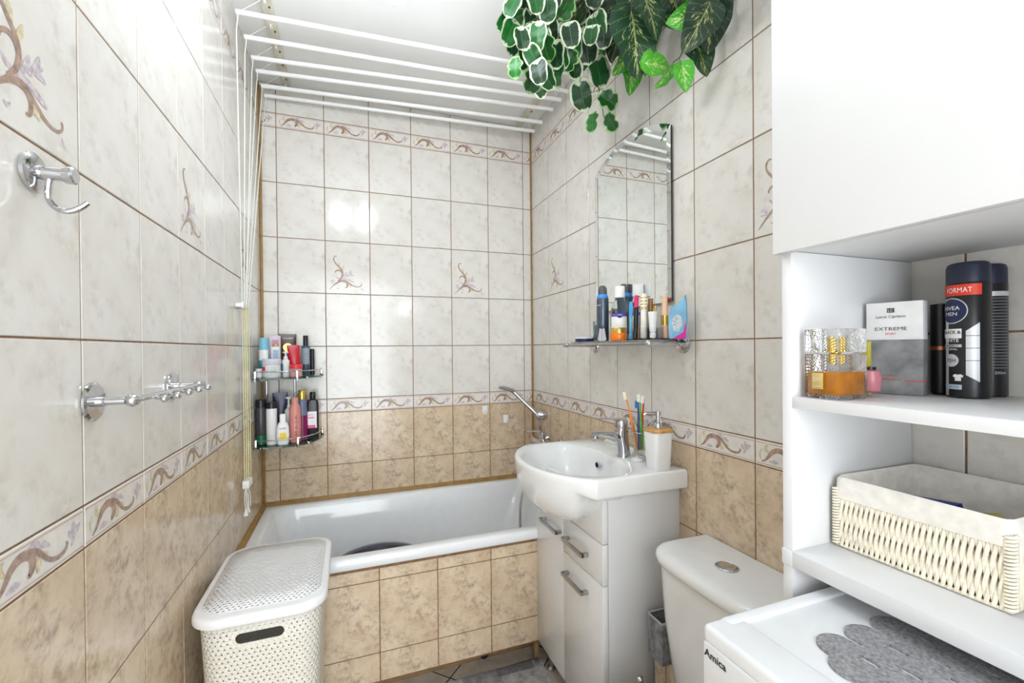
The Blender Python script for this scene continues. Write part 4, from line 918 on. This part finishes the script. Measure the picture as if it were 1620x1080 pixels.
# felt mat by marching squares
def slab(f,x0,x1,y0,y1,st,z0,z1,mat,name,parent=None):
    nx,ny=int((x1-x0)/st),int((y1-y0)/st); b=B(); cache={}
    def vt(p):
        k=(round(p[0]*1e5),round(p[1]*1e5))
        if k not in cache: cache[k]=(b.bm.verts.new((p[0],p[1],z1)),b.bm.verts.new((p[0],p[1],z0)))
        return cache[k]
    val=[[f(x0+i*st,y0+j*st) for j in range(ny+1)] for i in range(nx+1)]
    for i in range(nx):
        for j in range(ny):
            c=[(i,j),(i+1,j),(i+1,j+1),(i,j+1)]; v=[val[a][q] for a,q in c]
            if max(v)<=0: continue
            poly=[];cut=[]
            for k in range(4):
                a,q=c[k],c[(k+1)%4]; va,vb=v[k],v[(k+1)%4]
                pa=(x0+a[0]*st,y0+a[1]*st); pb=(x0+q[0]*st,y0+q[1]*st)
                if va>0: poly.append((pa,0))
                if (va>0)!=(vb>0):
                    s=va/(va-vb); s=min(.98,max(.02,s)); poly.append(((pa[0]+(pb[0]-pa[0])*s,pa[1]+(pb[1]-pa[1])*s),1))
            if len(poly)<3: continue
            V=[vt(p) for p,_ in poly]
            b.face([q[0] for q in V]); 
            for k in range(len(poly)):
                k2=(k+1)%len(poly)
                if poly[k][1] and poly[k2][1]: b.face([V[k][0],V[k][1],V[k2][1],V[k2][0]])
    return b.out(name,mat,parent,flip=False)
circ=[]; slots=[]
for row in range(6):
    for k in range(7):
        cx=.940+k*.052-(.022 if row%2 else 0); cy=-1.868-row*.0295
        if cx<1.24: circ.append((cx,cy)); slots.append((cx+.026,cy+(.0 if row else .003)))
def felt(x,y):
    v=max(.0262-math.hypot(x-a,y-q) for a,q in circ)
    for a,q in slots:
        v=min(v,max(abs(x-a)-.0032,abs(y-q)-.0095))
        tz=q+.0115-y
        v=min(v,max(abs(x-a)-.005+tz*.9,-tz))if 0<=tz<.006 else v
    return v
FM=M('grey felt',(150,150,152),.95,0,.22,scale=260,bmp=.6,bscale=500)
o=slab(felt,.89,1.27,-2.06,-1.83,.0014,.8568,.8595,FM,'felt_organiser_mat')
tag(o,'grey scalloped felt mat with slots lying on the washing machine','felt mat')

# ------------------------------------------------------------ toilet
t=thing('toilet','white close-coupled toilet with a chrome flush button beside the cabinet','toilet',(1.10,-1.425,0))
def cist(hx,hy,z,cx=1.2135-1.10,bulge=0): 
    pts=[]; n=10
    x1=W-.004-1.10; x0=x1-2*hx
    for k in range(33):
        a=math.pi/2+math.pi*k/32; c,s=math.cos(a),math.sin(a)
        pts.append((x0+.075+ .075*math.copysign(abs(c)**.75,c) if True else 0, hy*math.copysign(abs(s)**.55,s), z))
    pts.append((x1,-hy*.98,z)); pts.append((x1,hy*.98,z))
    return pts
b=B(); b.loft([cist(.080,.135,.325),cist(.084,.146,.34),cist(.092,.168,.52),cist(.095,.176,.662)]); b.out('cistern',WHITE_GLOSS,t,ang=50)
b=B(); b.loft([cist(.0965,.178,.664),cist(.0995,.182,.667),cist(.1005,.183,.680),cist(.099,.181,.691),cist(.094,.176,.698),cist(.085,.166,.701)]); b.out('cistern_lid',WHITE_GLOSS,t,ang=60)
b=B(); b.lathe([(.026,.700),(.027,.703),(.0235,.7055),(.022,.7035)],(1.218-1.10,0,0),n=28,cap0=False,cap1=False); b.lathe([(.0,.7062),(.018,.7062),(.0205,.705),(.0215,.702)],(1.218-1.10,0,0),n=28,cap0=False); b.out('flush_button',CHROME,t)
def bowl(rx0,rx1,ry,z,n=40):
    return [((rx1 if math.cos(2*math.pi*k/n)>0 else rx0)*math.cos(2*math.pi*k/n)-.17,ry*math.sin(2*math.pi*k/n),z) for k in range(n)]
b=B(); b.loft([bowl(.11,.17,.09,0),bowl(.10,.16,.08,.05),bowl(.12,.17,.085,.16),bowl(.18,.2,.12,.26),bowl(.22,.22,.145,.312),bowl(.22,.22,.145,.322),bowl(.18,.15,.11,.318),bowl(.14,.12,.10,.23),bowl(.06,.05,.04,.17)]); b.box(-.03,.045,-.10,.10,.20,.325,.01); b.out('pan',WHITE_GLOSS,t,ang=60)
b=B(); b.loft([bowl(.22,.19,.148,.325),bowl(.224,.195,.151,.329),bowl(.224,.195,.151,.340),bowl(.215,.185,.143,.346)]); b.out('seat_lid',WHITEPL,t)
# toilet brush with chrome ball
t=thing('toilet_brush','chrome toilet brush holder with a ball on top beside the cabinet','toilet brush',(1.128,-1.205,0))
b=B(); b.lathe([(.03,0),(.032,.003),(.030,.12),(.029,.12),(.028,.01),(0,.008)],n=20,cap1=False); b.out('holder_cup',CHROME,t)
b=B(); b.tube([(0,0,.02),(0,0,.285)],.004,10); b.lathe([(.028,.123),(.028,.128),(.008,.132)],n=20); b.ball((0,0,.298),.0125,n=20); b.lathe([(.006,.276),(.010,.280),(.006,.287)],n=14); b.out('handle',CHROME,t)
# grey felt storage box on the ledge
t=thing('storage_box','grey velour storage box on the tiled ledge between cabinet and toilet','box',(1.219,-1.206,.3425))
b=B(); b.loft([rr(.040,.030,.003,2,z=0),rr(.042,.032,.003,2,z=.118),rr(.039,.029,.003,2,z=.118),rr(.037,.027,.003,2,z=.004)]); b.out('box_body',M('grey velour',(140,140,144),.9,0,.25,scale=50,bmp=.5),t)
b=B(); b.tube([(-.0405,-.0305,.118),(-.0405,.0305,.118),(.0405,.0305,.118),(.0405,-.0305,.118),(-.0405,-.0305,.118)],.003,6); b.out('piping',M('light grey piping',(186,184,186),.9),t)

# ------------------------------------------------------------ laundry basket
def holes_mat(name,c,mode):
    m,nt,bs=newmat(name); uv=coord(nt,'UV'); sp=nt.nodes.new('ShaderNodeSeparateXYZ'); nt.links.new(uv,sp.inputs[0])
    u,v=N(nt,sp.outputs[0]),N(nt,sp.outputs[1])
    pu,pv=(.0125,.0105) if mode=='body' else (.0118,.0100)
    row=(v/pv).fl(); sh=(row.mod(2))*.5
    cu=((u/pu)+sh).fr(); cv=(v/pv).fr()
    # triangle-shaped holes
    ax=(cu-.5).abs(); 
    alt=(((u/pu)+sh).fl()+row).mod(2)
    y1=cv-.5; y=y1*(alt*2-1)
    tri=(ax*1.7+y*.9).lt(.20 if mode=='body' else .225)*(y.gt(-.20 if mode=='body' else -.225))
    if mode=='body':
        lim=v.lt(.535)*v.gt(.03)
        slot=(((u-.0).abs()-.044).mx((v-.548).abs()*1.0-.004))
        # stadium slot
        du=((u.abs()-.040).mx(0)); dv=(v-.5595)
        ds=((du*du)+(dv*dv))
        ins=ds.lt(.0125**2); near=ds.lt(.022**2)
        top=v.gt(.583)
        lim=v.gt(.03)*(near.inv())*(top.inv())
        hole=(tri*lim).mx(ins)
    else:
        au=u.abs(); av=v.abs()
        inr=(au.lt(.122))*(av.lt(.180)); ctr=(au.lt(.018)*av.lt(.020)).inv()
        cr=((au-.08).mx(0)); cr2=((av-.138).mx(0)); rnd=((cr*cr+cr2*cr2)).lt(.042**2)
        hole=tri*.9*inr*ctr*rnd
        hole=hole.gt(.5)
    tr=nt.nodes.new('ShaderNodeBsdfTransparent'); mx_=nt.nodes.new('ShaderNodeMixShader')
    outn=[n for n in nt.nodes if n.bl_idname=='ShaderNodeOutputMaterial'][0]
    nt.links.new(hole.s,mx_.inputs[0]); nt.links.new(bs.outputs[0],mx_.inputs[1]); nt.links.new(tr.outputs[0],mx_.inputs[2]); nt.links.new(mx_.outputs[0],outn.inputs[0])
    bs.inputs['Base Color'].default_value=rgb(c); bs.inputs['Roughness'].default_value=.38
    hgt=((cu*6.2832).sin())*((cv*6.2832).sin())
    bump(nt,bs,hgt.s,.5,.0012)
    return m
LBX,LBY=.167,-.868
t=thing('laundry_basket','white perforated plastic laundry basket with lid between left wall and bathtub','laundry basket',(LBX,LBY,0))
LBM=holes_mat('cream perforated plastic',(232,228,216),'body'); LLM=holes_mat('white perforated lid plastic',(240,240,240),'lid'); LRM=M('smooth white lid plastic',(240,240,240),.35,0,.01)
lv=[(.0,.108,.160,.05),(.012,.112,.165,.05),(.2,.118,.172,.052),(.4,.125,.180,.054),(.535,.1305,.187,.056),(.608,.133,.190,.056)]
b=B(); rings=[rr(hx,hy,r,7,z=z) for z,hx,hy,r in lv]
# start the perimeter at the front centre
def reorder(p):
    k=min(range(len(p)),key=lambda i:(p[i][1]>0, abs(math.atan2(p[i][0],-p[i][1])) if p[i][0]>=0 else 9)); return p[k:]+p[:k]
rings=[ (lambda q:[(0,q[0][1],q[0][2])]+q+[(0,q[0][1],q[0][2])])(reorder(p)) for p in rings]
V=[b.verts(p) for p in rings]
per=[]
for p in rings:
    s=0; L=[0]
    for i in range(1,len(p)): s+=math.dist(p[i][:2],p[i-1][:2]); L.append(s)
    per.append(L)
base_L=per[-1]; tot=base_L[-1]
for i in range(len(V)-1):
    for j in range(len(V[0])-1):
        f=b.face([V[i][j],V[i][j+1],V[i+1][j+1],V[i+1][j]])
        if f:
            for l,(ii,jj) in zip(f.loops,((i,j),(i,j+1),(i+1,j+1),(i+1,j))):
                uu=base_L[jj]; uu=uu if uu<tot/2 else uu-tot
                if jj==len(V[0])-1: uu=0.0
                elif jj==0: uu=0.0
                l[b.uv].uv=(uu,rings[ii][0][2])
bmesh.ops.remove_doubles(b.bm,verts=b.bm.verts,dist=1e-6)
o=b.out('basket_body',LBM,t,ang=60); md=o.modifiers.new('thickness','SOLIDIFY'); md.thickness=.0022; md.offset=-1
b=B(); b.loft([rr(.104,.156,.045,7,z=.0),rr(.104,.156,.045,7,z=.004)]); b.out('basket_base',M('cream plastic',(232,228,216),.4),t)
b=B()
def LR(k,z,bow=.0): return [(x*k,y*k,z) for x,y,_ in rr(.145,.203,.062,9,z=0,bow=.018)]
b.loft([LR(.985,.600),LR(1.0,.601),LR(1.004,.606),LR(1.0,.614),LR(.985,.6205),LR(.955,.622),LR(.90,.624),LR(.89,.6245)],cap0=False,cap1=False)
b.out('lid_rim',LRM,t,ang=60)
b=B(); rs=[LR(.89,.6245),LR(.6,.627),LR(.3,.628),LR(.02,.628)]
b.loft(rs,cap0=False)
for f in b.bm.faces:
    for l in f.loops: l[b.uv].uv=(l.vert.co.x,l.vert.co.y)
o=b.out('lid_top',LLM,t,ang=60); md=o.modifiers.new('thickness','SOLIDIFY'); md.thickness=.002; md.offset=-1

# ------------------------------------------------------------ bath mat
m,nt,bs=newmat('grey vintage patchwork weave'); oc=coord(nt,'Object')
ch=nt.nodes.new('ShaderNodeTexVoronoi'); ch.distance='CHEBYCHEV'; ch.inputs['Scale'].default_value=7; ch.inputs['Randomness'].default_value=.25; nt.links.new(oc,ch.inputs['Vector'])
sx_=nt.nodes.new('ShaderNodeSeparateXYZ'); nt.links.new(ch.outputs['Color'],sx_.inputs[0])
patchc=ramp(nt,sx_.outputs[0],((.2,(138,134,134)),(.5,(180,176,175)),(.85,(212,208,206))))
nn=N(nt,ramp(nt,noise(nt,35,6,.75,oc,.5),((.42,(0,0,0)),(.62,(255,255,255)))))
nt.links.new(mix(nt,(nn*.55).s,patchc,(84,80,84)),bs.inputs['Base Color']); bs.inputs['Roughness'].default_value=.95
bump(nt,bs,noise(nt,500,2,.5,oc),.4,.001)
t=thing('bath_mat','grey patchwork bath mat on the floor before the bathtub','mat',(.80,-.90,0))
b=B(); b.box(-.25,.26,-.35,.26,.0008,.007,.002); b.out('mat_body',m,t)
b=B(); b.tube([(.26,-.35,.004),(.26,.26,.004),(-.25,.26,.004),(-.25,-.35,.004),(.26,-.35,.004)],.0035,6); b.out('hem',M('light grey hem',(190,190,190),.9),t)
LEAVES=[(0.821, -0.994, 2.207, -0.604, 0.074, -0.794, 0.427, -0.811, -0.4, 0.067, 0),
(0.825, -1.021, 2.158, -0.337, 0.064, -0.939, 0.265, -0.951, -0.16, 0.073, 0),
(0.85, -1.008, 2.218, -0.776, 0.53, -0.342, -0.138, -0.672, -0.728, 0.061, 1),
(0.909, -1.034, 2.195, 0.457, 0.097, -0.884, -0.288, -0.924, -0.251, 0.073, 0),
(0.869, -1.064, 2.133, 0.117, -0.124, -0.985, -0.602, -0.798, 0.028, 0.061, 0),
(0.861, -0.951, 2.178, -0.171, 0.066, -0.983, 0.285, -0.952, -0.114, 0.063, 0),
(0.911, -1.096, 2.192, 0.037, 0.1, -0.994, -0.528, -0.843, -0.104, 0.066, 0),
(0.929, -1.099, 2.234, 0.112, -0.124, -0.986, -0.52, -0.853, 0.048, 0.064, 0),
(0.872, -1.02, 2.241, -0.451, 0.412, -0.791, 0.076, -0.866, -0.495, 0.062, 0),
(0.875, -1.097, 2.203, 0.113, -0.127, -0.985, -0.229, -0.968, 0.098, 0.06, 0),
(1.044, -0.938, 2.312, -0.54, 0.266, -0.799, -0.669, -0.712, 0.215, 0.085, 0),
(1.025, -0.948, 2.263, -0.266, 0.361, -0.894, -0.906, -0.411, 0.103, 0.084, 0),
(0.986, -1.094, 2.14, 0.13, -0.094, -0.987, -0.476, -0.879, 0.021, 0.068, 0),
(1.068, -0.981, 2.304, -0.82, 0.204, -0.534, -0.04, -0.953, -0.302, 0.078, 0),
(1.05, -0.983, 2.265, -0.002, 0.014, -1.0, -1.0, 0.013, 0.002, 0.064, 0),
(0.919, -1.06, 2.112, 0.313, 0.223, -0.923, -0.748, -0.542, -0.384, 0.081, 1),
(0.994, -0.991, 2.172, -0.053, -0.09, -0.995, -0.999, 0.011, 0.052, 0.076, 0),
(0.922, -0.948, 2.175, -0.182, 0.028, -0.983, -0.309, -0.95, 0.03, 0.062, 0),
(0.865, -1.023, 2.091, -0.295, 0.299, -0.908, 0.385, -0.832, -0.399, 0.067, 1),
(0.929, -1.019, 2.093, -0.313, 0.196, -0.929, 0.107, -0.965, -0.239, 0.066, 0),
(0.878, -1.07, 2.069, 0.516, -0.101, -0.851, -0.663, -0.676, -0.322, 0.06, 0),
(0.969, -1.015, 2.1, 0.428, 0.049, -0.903, -0.019, -0.998, -0.063, 0.079, 0),
(0.974, -1.038, 2.056, -0.148, 0.386, -0.911, -0.985, -0.141, 0.101, 0.074, 0),
(0.832, -1.042, 2.046, -0.045, 0.175, -0.983, -0.782, -0.619, -0.075, 0.061, 1),
(0.896, -1.021, 2.035, -0.115, 0.241, -0.964, 0.094, -0.963, -0.252, 0.075, 1),
(0.951, -0.959, 2.066, -0.01, -0.002, -1.0, -0.964, -0.266, 0.011, 0.079, 0),
(0.934, -1.043, 2.034, 0.343, -0.074, -0.936, -0.882, -0.369, -0.294, 0.067, 0),
(1.054, -0.982, 2.13, 0.328, -0.098, -0.939, -0.075, -0.994, 0.078, 0.074, 0),
(1.096, -0.994, 2.196, 0.148, 0.087, -0.985, -0.669, -0.725, -0.165, 0.099, 0),
(1.094, -1.063, 2.213, 0.073, -0.163, -0.984, -0.88, -0.475, 0.014, 0.081, 0),
(1.107, -1.077, 2.175, -0.014, -0.007, -1.0, -0.595, -0.803, 0.014, 0.065, 0),
(1.197, -0.911, 2.26, 0.165, -0.046, -0.985, -0.984, -0.074, -0.161, 0.067, 1),
(1.181, -0.93, 2.171, 0.291, -0.018, -0.956, -0.152, -0.988, -0.028, 0.094, 0),
(1.182, -0.811, 2.152, 0.285, 0.14, -0.948, -0.652, -0.697, -0.299, 0.098, 0),
(1.187, -0.975, 2.054, 0.862, -0.219, -0.456, -0.332, -0.926, -0.181, 0.077, 1),
(1.208, -0.837, 2.053, -0.221, -0.047, -0.974, -0.938, -0.262, 0.226, 0.077, 1),
(1.193, -0.98, 1.979, 0.333, -0.094, -0.938, -0.921, -0.247, -0.302, 0.069, 1),
(0.885, -0.934, 2.247, 0.092, 0.263, -0.96, 0.455, -0.869, -0.195, 0.061, 0),
(0.96, -0.999, 2.205, 0.307, 0.201, -0.93, -0.509, -0.791, -0.339, 0.079, 0),
(0.978, -1.048, 2.101, 0.277, -0.163, -0.947, -0.855, -0.491, -0.166, 0.064, 0),
(0.88, -1.093, 2.108, -0.081, 0.342, -0.936, -0.766, -0.622, -0.161, 0.069, 0),
(1.117, -0.967, 2.33, 0.019, 0.049, -0.999, 0.251, -0.967, -0.042, 0.089, 0),
(1.102, -0.931, 2.394, 0.439, 0.034, -0.898, -0.755, -0.529, -0.388, 0.089, 1),
(0.994, -1.049, 2.262, -0.332, 0.11, -0.937, 0.188, -0.965, -0.18, 0.082, 1),
(1.174, -0.984, 2.344, 0.085, -0.145, -0.986, -0.902, -0.432, -0.014, 0.07, 1),
(1.208, -0.983, 2.312, -0.274, 0.272, -0.922, -0.021, -0.961, -0.277, 0.063, 0),
(1.044, -0.993, 2.177, 0.073, 0.156, -0.985, 0.147, -0.979, -0.144, 0.084, 0),
(1.104, -0.947, 2.191, 0.172, -0.035, -0.985, -0.965, -0.209, -0.161, 0.081, 0),
(0.82, -1.051, 2.212, -0.476, 0.234, -0.848, -0.546, -0.835, 0.076, 0.06, 0),
(1.095, -1.044, 2.324, -0.031, -0.037, -0.999, -0.244, -0.969, 0.043, 0.078, 0),
(0.908, -1.086, 2.253, 0.126, 0.296, -0.947, -0.944, -0.258, -0.206, 0.077, 0),
(1.019, -0.981, 2.371, -0.055, -0.09, -0.994, -0.871, -0.483, 0.092, 0.077, 0),
(1.099, -0.948, 2.289, 0.452, 0.056, -0.89, -0.45, -0.848, -0.282, 0.084, 0),
(1.056, -1.089, 2.16, -0.22, -0.055, -0.974, -0.671, -0.716, 0.192, 0.057, 0),
(0.972, -1.002, 2.248, -0.464, 0.283, -0.839, -0.506, -0.863, -0.012, 0.082, 0),
(0.93, -1.017, 2.167, 0.401, 0.01, -0.916, -0.599, -0.753, -0.271, 0.07, 0),
(1.002, -1.051, 2.1, -0.424, 0.406, -0.81, -0.412, -0.882, -0.227, 0.068, 1),
(0.875, -1.052, 2.178, -0.047, -0.09, -0.995, 0.32, -0.945, 0.07, 0.065, 0),
(0.832, -1.097, 2.091, 0.205, 0.036, -0.978, -0.134, -0.989, -0.065, 0.054, 0),
(0.955, -1.059, 2.096, 0.069, 0.162, -0.984, -0.844, -0.517, -0.145, 0.07, 0),
(0.886, -1.091, 2.014, 0.091, -0.167, -0.982, -0.816, -0.578, 0.022, 0.066, 0),
(0.989, -0.945, 2.175, -0.191, 0.004, -0.982, -0.797, -0.584, 0.153, 0.078, 0),
(0.998, -1.043, 2.157, 0.309, -0.122, -0.943, -0.01, -0.992, 0.125, 0.071, 1),
(1.182, -0.905, 2.225, -0.044, -0.059, -0.997, -0.414, -0.908, 0.072, 0.067, 1),
(1.186, -1.02, 2.299, -0.232, 0.14, -0.963, -0.611, -0.791, 0.032, 0.136, 2),
(1.16, -1.164, 2.116, 0.101, -0.072, -0.992, -0.322, -0.946, 0.036, 0.19, 2),
(1.254, -0.966, 2.312, -0.282, 0.245, -0.928, -0.523, -0.85, -0.065, 0.168, 2),
(1.176, -1.212, 2.169, 0.297, -0.222, -0.929, -0.134, -0.973, 0.189, 0.137, 2),
(1.244, -1.172, 2.215, 0.873, -0.332, -0.357, -0.319, -0.943, 0.096, 0.149, 2),
(1.238, -1.104, 2.293, 0.321, 0.123, -0.939, -0.606, -0.735, -0.303, 0.128, 2),
(1.184, -1.334, 2.071, -0.796, 0.603, -0.058, -0.498, -0.706, -0.503, 0.09, 3),
(1.16, -1.404, 1.994, -0.404, 0.267, -0.875, -0.359, -0.926, -0.117, 0.116, 2),
(1.252, -1.35, 2.073, -0.022, -0.117, -0.993, -0.287, -0.951, 0.118, 0.158, 2),
(1.259, -1.312, 2.006, 0.264, -0.239, -0.934, -0.382, -0.916, 0.127, 0.107, 2),
(1.225, -1.402, 2.066, 0.011, 0.141, -0.99, -0.808, -0.583, -0.092, 0.102, 2),
(1.185, -1.061, 2.122, -0.379, 0.455, -0.806, 0.199, -0.81, -0.551, 0.083, 3),
(1.234, -1.041, 2.1, 0.084, 0.131, -0.988, -0.044, -0.99, -0.135, 0.101, 3),
(1.228, -1.12, 2.11, 0.097, -0.002, -0.995, -0.065, -0.998, -0.004, 0.093, 3),
(1.228, -1.179, 2.052, 0.968, -0.23, -0.1, -0.235, -0.971, -0.044, 0.094, 3),
(1.187, -1.252, 1.963, -0.421, 0.499, -0.757, 0.386, -0.656, -0.648, 0.064, 3),
(1.185, -1.332, 1.921, 0.15, -0.064, -0.987, -0.541, -0.84, -0.028, 0.069, 3),
(1.208, -0.93, 2.347, 0.094, 0.163, -0.982, -0.32, -0.929, -0.185, 0.157, 2),
(1.232, -0.86, 2.454, -0.235, 0.137, -0.962, 0.547, -0.799, -0.247, 0.158, 2),
(1.24, -1.234, 2.194, 0.352, -0.086, -0.932, -0.534, -0.836, -0.124, 0.09, 2),
(1.233, -1.21, 2.232, 0.644, -0.183, -0.743, -0.624, -0.687, -0.371, 0.122, 2),
(1.192, -1.102, 2.271, -0.224, -0.042, -0.974, -0.357, -0.926, 0.122, 0.152, 2),
(1.239, -1.284, 2.167, 0.19, 0.22, -0.957, -0.127, -0.961, -0.247, 0.114, 2),
(1.182, -1.398, 2.076, -0.104, -0.1, -0.989, -0.96, -0.25, 0.126, 0.098, 2),
(1.174, -1.047, 2.203, -0.411, 0.126, -0.903, -0.872, -0.345, 0.349, 0.136, 2),
(1.198, -0.985, 2.383, 0.121, 0.035, -0.992, -0.486, -0.869, -0.089, 0.116, 2),
(1.237, -1.414, 2.085, 0.013, 0.02, -1.0, -0.992, 0.123, -0.01, 0.065, 2)]
ST_A = [(1.18, -0.835, 2.27), (1.18, -0.899, 2.176), (1.18, -0.939, 2.088), (1.18, -0.958, 2.002)]
ST_A2 = [(1.18, -0.958, 2.002), (1.18, -0.999, 1.971)]
ST_A3 = [(1.18, -0.931, 2.097), (1.18, -0.978, 2.055)]
ST_A4 = [(1.18, -0.959, 2.099), (1.18, -0.833, 2.146)]
ST_B = [(1.2, -1.315, 2.032), (1.2, -1.306, 2.005), (1.2, -1.294, 1.996), (1.2, -1.275, 1.998), (1.2, -1.252, 1.988)]
ST_B2 = [(1.2, -1.294, 1.996), (1.2, -1.308, 1.966)]
# ------------------------------------------------------------ hanging artificial plants
def leafmat(name, dark, mid, light, splash, margin):
    m,nt,bs=newmat(name); uv=coord(nt,'UV'); sp=nt.nodes.new('ShaderNodeSeparateXYZ'); nt.links.new(uv,sp.inputs[0])
    t_,v=N(nt,sp.outputs[0]),N(nt,sp.outputs[1])            # t: -1..1 across, v: 0..1 along the leaf
    oi=nt.nodes.new('ShaderNodeObjectInfo'); rnd=N(nt,oi.outputs['Random'])
    cmb=nt.nodes.new('ShaderNodeCombineXYZ'); nt.links.new(t_.s,cmb.inputs[0]); nt.links.new(v.s,cmb.inputs[1]); nt.links.new((rnd*9).s,cmb.inputs[2])
    base=mix(nt,(rnd*rnd).s,dark,mid)
    vein=((v*7-(t_.abs()*1.6)).fr()-.5).abs()
    base=mix(nt,(vein.lt(.05)*.14).s,base,light)
    if splash:
        mp=nt.nodes.new('ShaderNodeCombineXYZ')
        nt.links.new(((v*1.0-t_.abs()*.55)*9).s,mp.inputs[0]); nt.links.new(((t_)*2.2).s,mp.inputs[1]); nt.links.new((rnd*9).s,mp.inputs[2])
        n1=noise(nt,1.6,6,.75,mp.outputs[0],.2)
        ctr=N(nt,n1)+(t_.abs()*-.13)
        base=mix(nt,ramp(nt,ctr.s,((splash,(0,0,0)),(splash+.035,(255,255,255)))),base,light)
    if margin:
        e=t_.abs().mx((v*2-1).abs()); nn=N(nt,noise(nt,2.3,3,.6,cmb.outputs[0],.4))
        k=((e+nn*.55)-1.06)*14
        k=k._m('ADD',0.0,clamp=True)
        base=mix(nt,k.s,base,margin)
    base=mix(nt,(t_.abs().lt(.035)*.5).s,base,light)
    nt.links.new(base,bs.inputs['Base Color']); bs.inputs['Roughness'].default_value=.42
    return m
LG=leafmat('variegated green leaf',(3,40,16),(26,112,40),(80,140,84),0,(206,220,188))
LG2=leafmat('plain green leaf',(6,66,18),(28,120,32),(90,160,90),0,(150,190,120))
PG=leafmat('dark pothos leaf',(14,44,28),(38,82,54),(196,206,128),.53,None)
PB=leafmat('bright pothos leaf',(44,150,28),(96,200,56),(206,236,150),.50,None)
def leafmesh(kind):
    b=B(); n=14; rows=[]
    for i in range(n+1):
        y=i/n
        if kind==0: w_=.46*math.sqrt(max(0,1-(2*y-1)**2))**.9*(1.05-.16*y)+.004
        elif kind==1:
            w_=.44*math.sqrt(max(0,1-(2*y-1)**2))*(.70+.34*abs(math.cos(y*math.pi*2.6)))+.004
        else: w_=.40*(max(0,math.sin(math.pi*y**.62)))**.68*(1-.12*y)+.003
        row=[]
        for q in (-1,-.85,-.55,-.25,0,.25,.55,.85,1):
            x=q*w_; z=abs(x)*.20-.26*(y-.2)**2+.05*math.sin(4*y*math.pi)*abs(x)*2
            yy=y-(.13*abs(q)**1.5*(1-y)**2 if kind!=1 else 0)
            row.append((b.bm.verts.new((x,yy,z)),q,y))
        rows.append(row)
    for i in range(n):
        for j in range(8):
            c=[rows[i][j],rows[i][j+1],rows[i+1][j+1],rows[i+1][j]]
            f=b.face([v[0] for v in c],0)
            if f:
                for l,v in zip(f.loops,c): l[b.uv].uv=(v[1],v[2])
    bmesh.ops.translate(b.bm,verts=b.bm.verts,vec=(0,-.5,0))
    o=b.out('leaf_shape',{0:LG,1:LG2,2:PG,3:PB}[kind],flip=False,ang=80); me=o.data; bpy.data.objects.remove(o); return me
LMESH=[leafmesh(k) for k in range(4)]
SM=M('brown green vine stem',(74,80,52),.6,0,.1)
pa=thing('hanging_variegated_ivy','artificial hanging plant with round green leaves edged in cream','plant',(1.12,-1.02,H))
pb=thing('hanging_pothos','artificial hanging plant with long pointed green and yellow leaves','plant',(1.21,-1.22,H))
for p_,m__ in ((pa,0),(pb,1)):
    b=B(); b.lathe([(0,-.0005),(.016,-.0005),(.016,-.006),(.004,-.010),(.003,-.03)],n=14); b.tube([(0,0,-.03),(.006,0,-.036),(.006,0,-.046),(-.002,0,-.05)],.0022,6,smooth=3); b.out('ceiling_hook',WHITEPL,p_)
    b=B(); b.lathe([(.012,-.045),(.03,-.055),(.034,-.075),(.02,-.09),(0,-.092)],n=16); b.out('stem_bundle',SM,p_)
for (x,y,z,tx,ty,tz,nx,ny,nz,L,k) in LEAVES:
    root=pa if k<2 else pb
    o=bpy.data.objects.new('leaf',LMESH[k]); COL.objects.link(o); o.parent=root
    Y=Vector((tx,ty,tz)).normalized(); Zv=Vector((nx,ny,nz)); Zv=(Zv-Y*Zv.dot(Y)).normalized(); X=Y.cross(Zv)
    c=Vector((x,y,z)); c.x=min(c.x,W-.03)
    c-=root.location
    o.matrix_local=Matrix(((X.x*L,Y.x*L,Zv.x*L,c.x),(X.y*L,Y.y*L,Zv.y*L,c.y),(X.z*L,Y.z*L,Zv.z*L,c.z),(0,0,0,1)))
def stems(root,ks):
    b=B()
    for (x,y,z,tx,ty,tz,nx,ny,nz,L,k) in LEAVES:
        if k not in ks or z<2.055: continue
        a=Vector((x,y,z))-root.location-Vector((tx,ty,tz))*L*.48; s=Vector((0,0,-.08)); mm=(a+s)/2+Vector((0,0,.02))
        if a.z>-.07: mm=(a+s)/2
        b.tube([s,mm,a],.0011,4,smooth=3)
    return b
def loc_(root,pts): return [Vector(q)-root.location for q in pts]
b=stems(pa,(0,1)); b.tube([Vector((0,0,-.08))]+loc_(pa,ST_A),.0014,5,smooth=3)
for s in (ST_A2,ST_A3,ST_A4): b.tube(loc_(pa,s),.001,4)
b.out('vines',SM,pa)
b=stems(pb,(2,3)); b.tube([Vector((0,0,-.08))]+loc_(pb,ST_B),.0015,5,smooth=3); b.tube(loc_(pb,ST_B2),.001,4); b.out('vines',SM,pb)
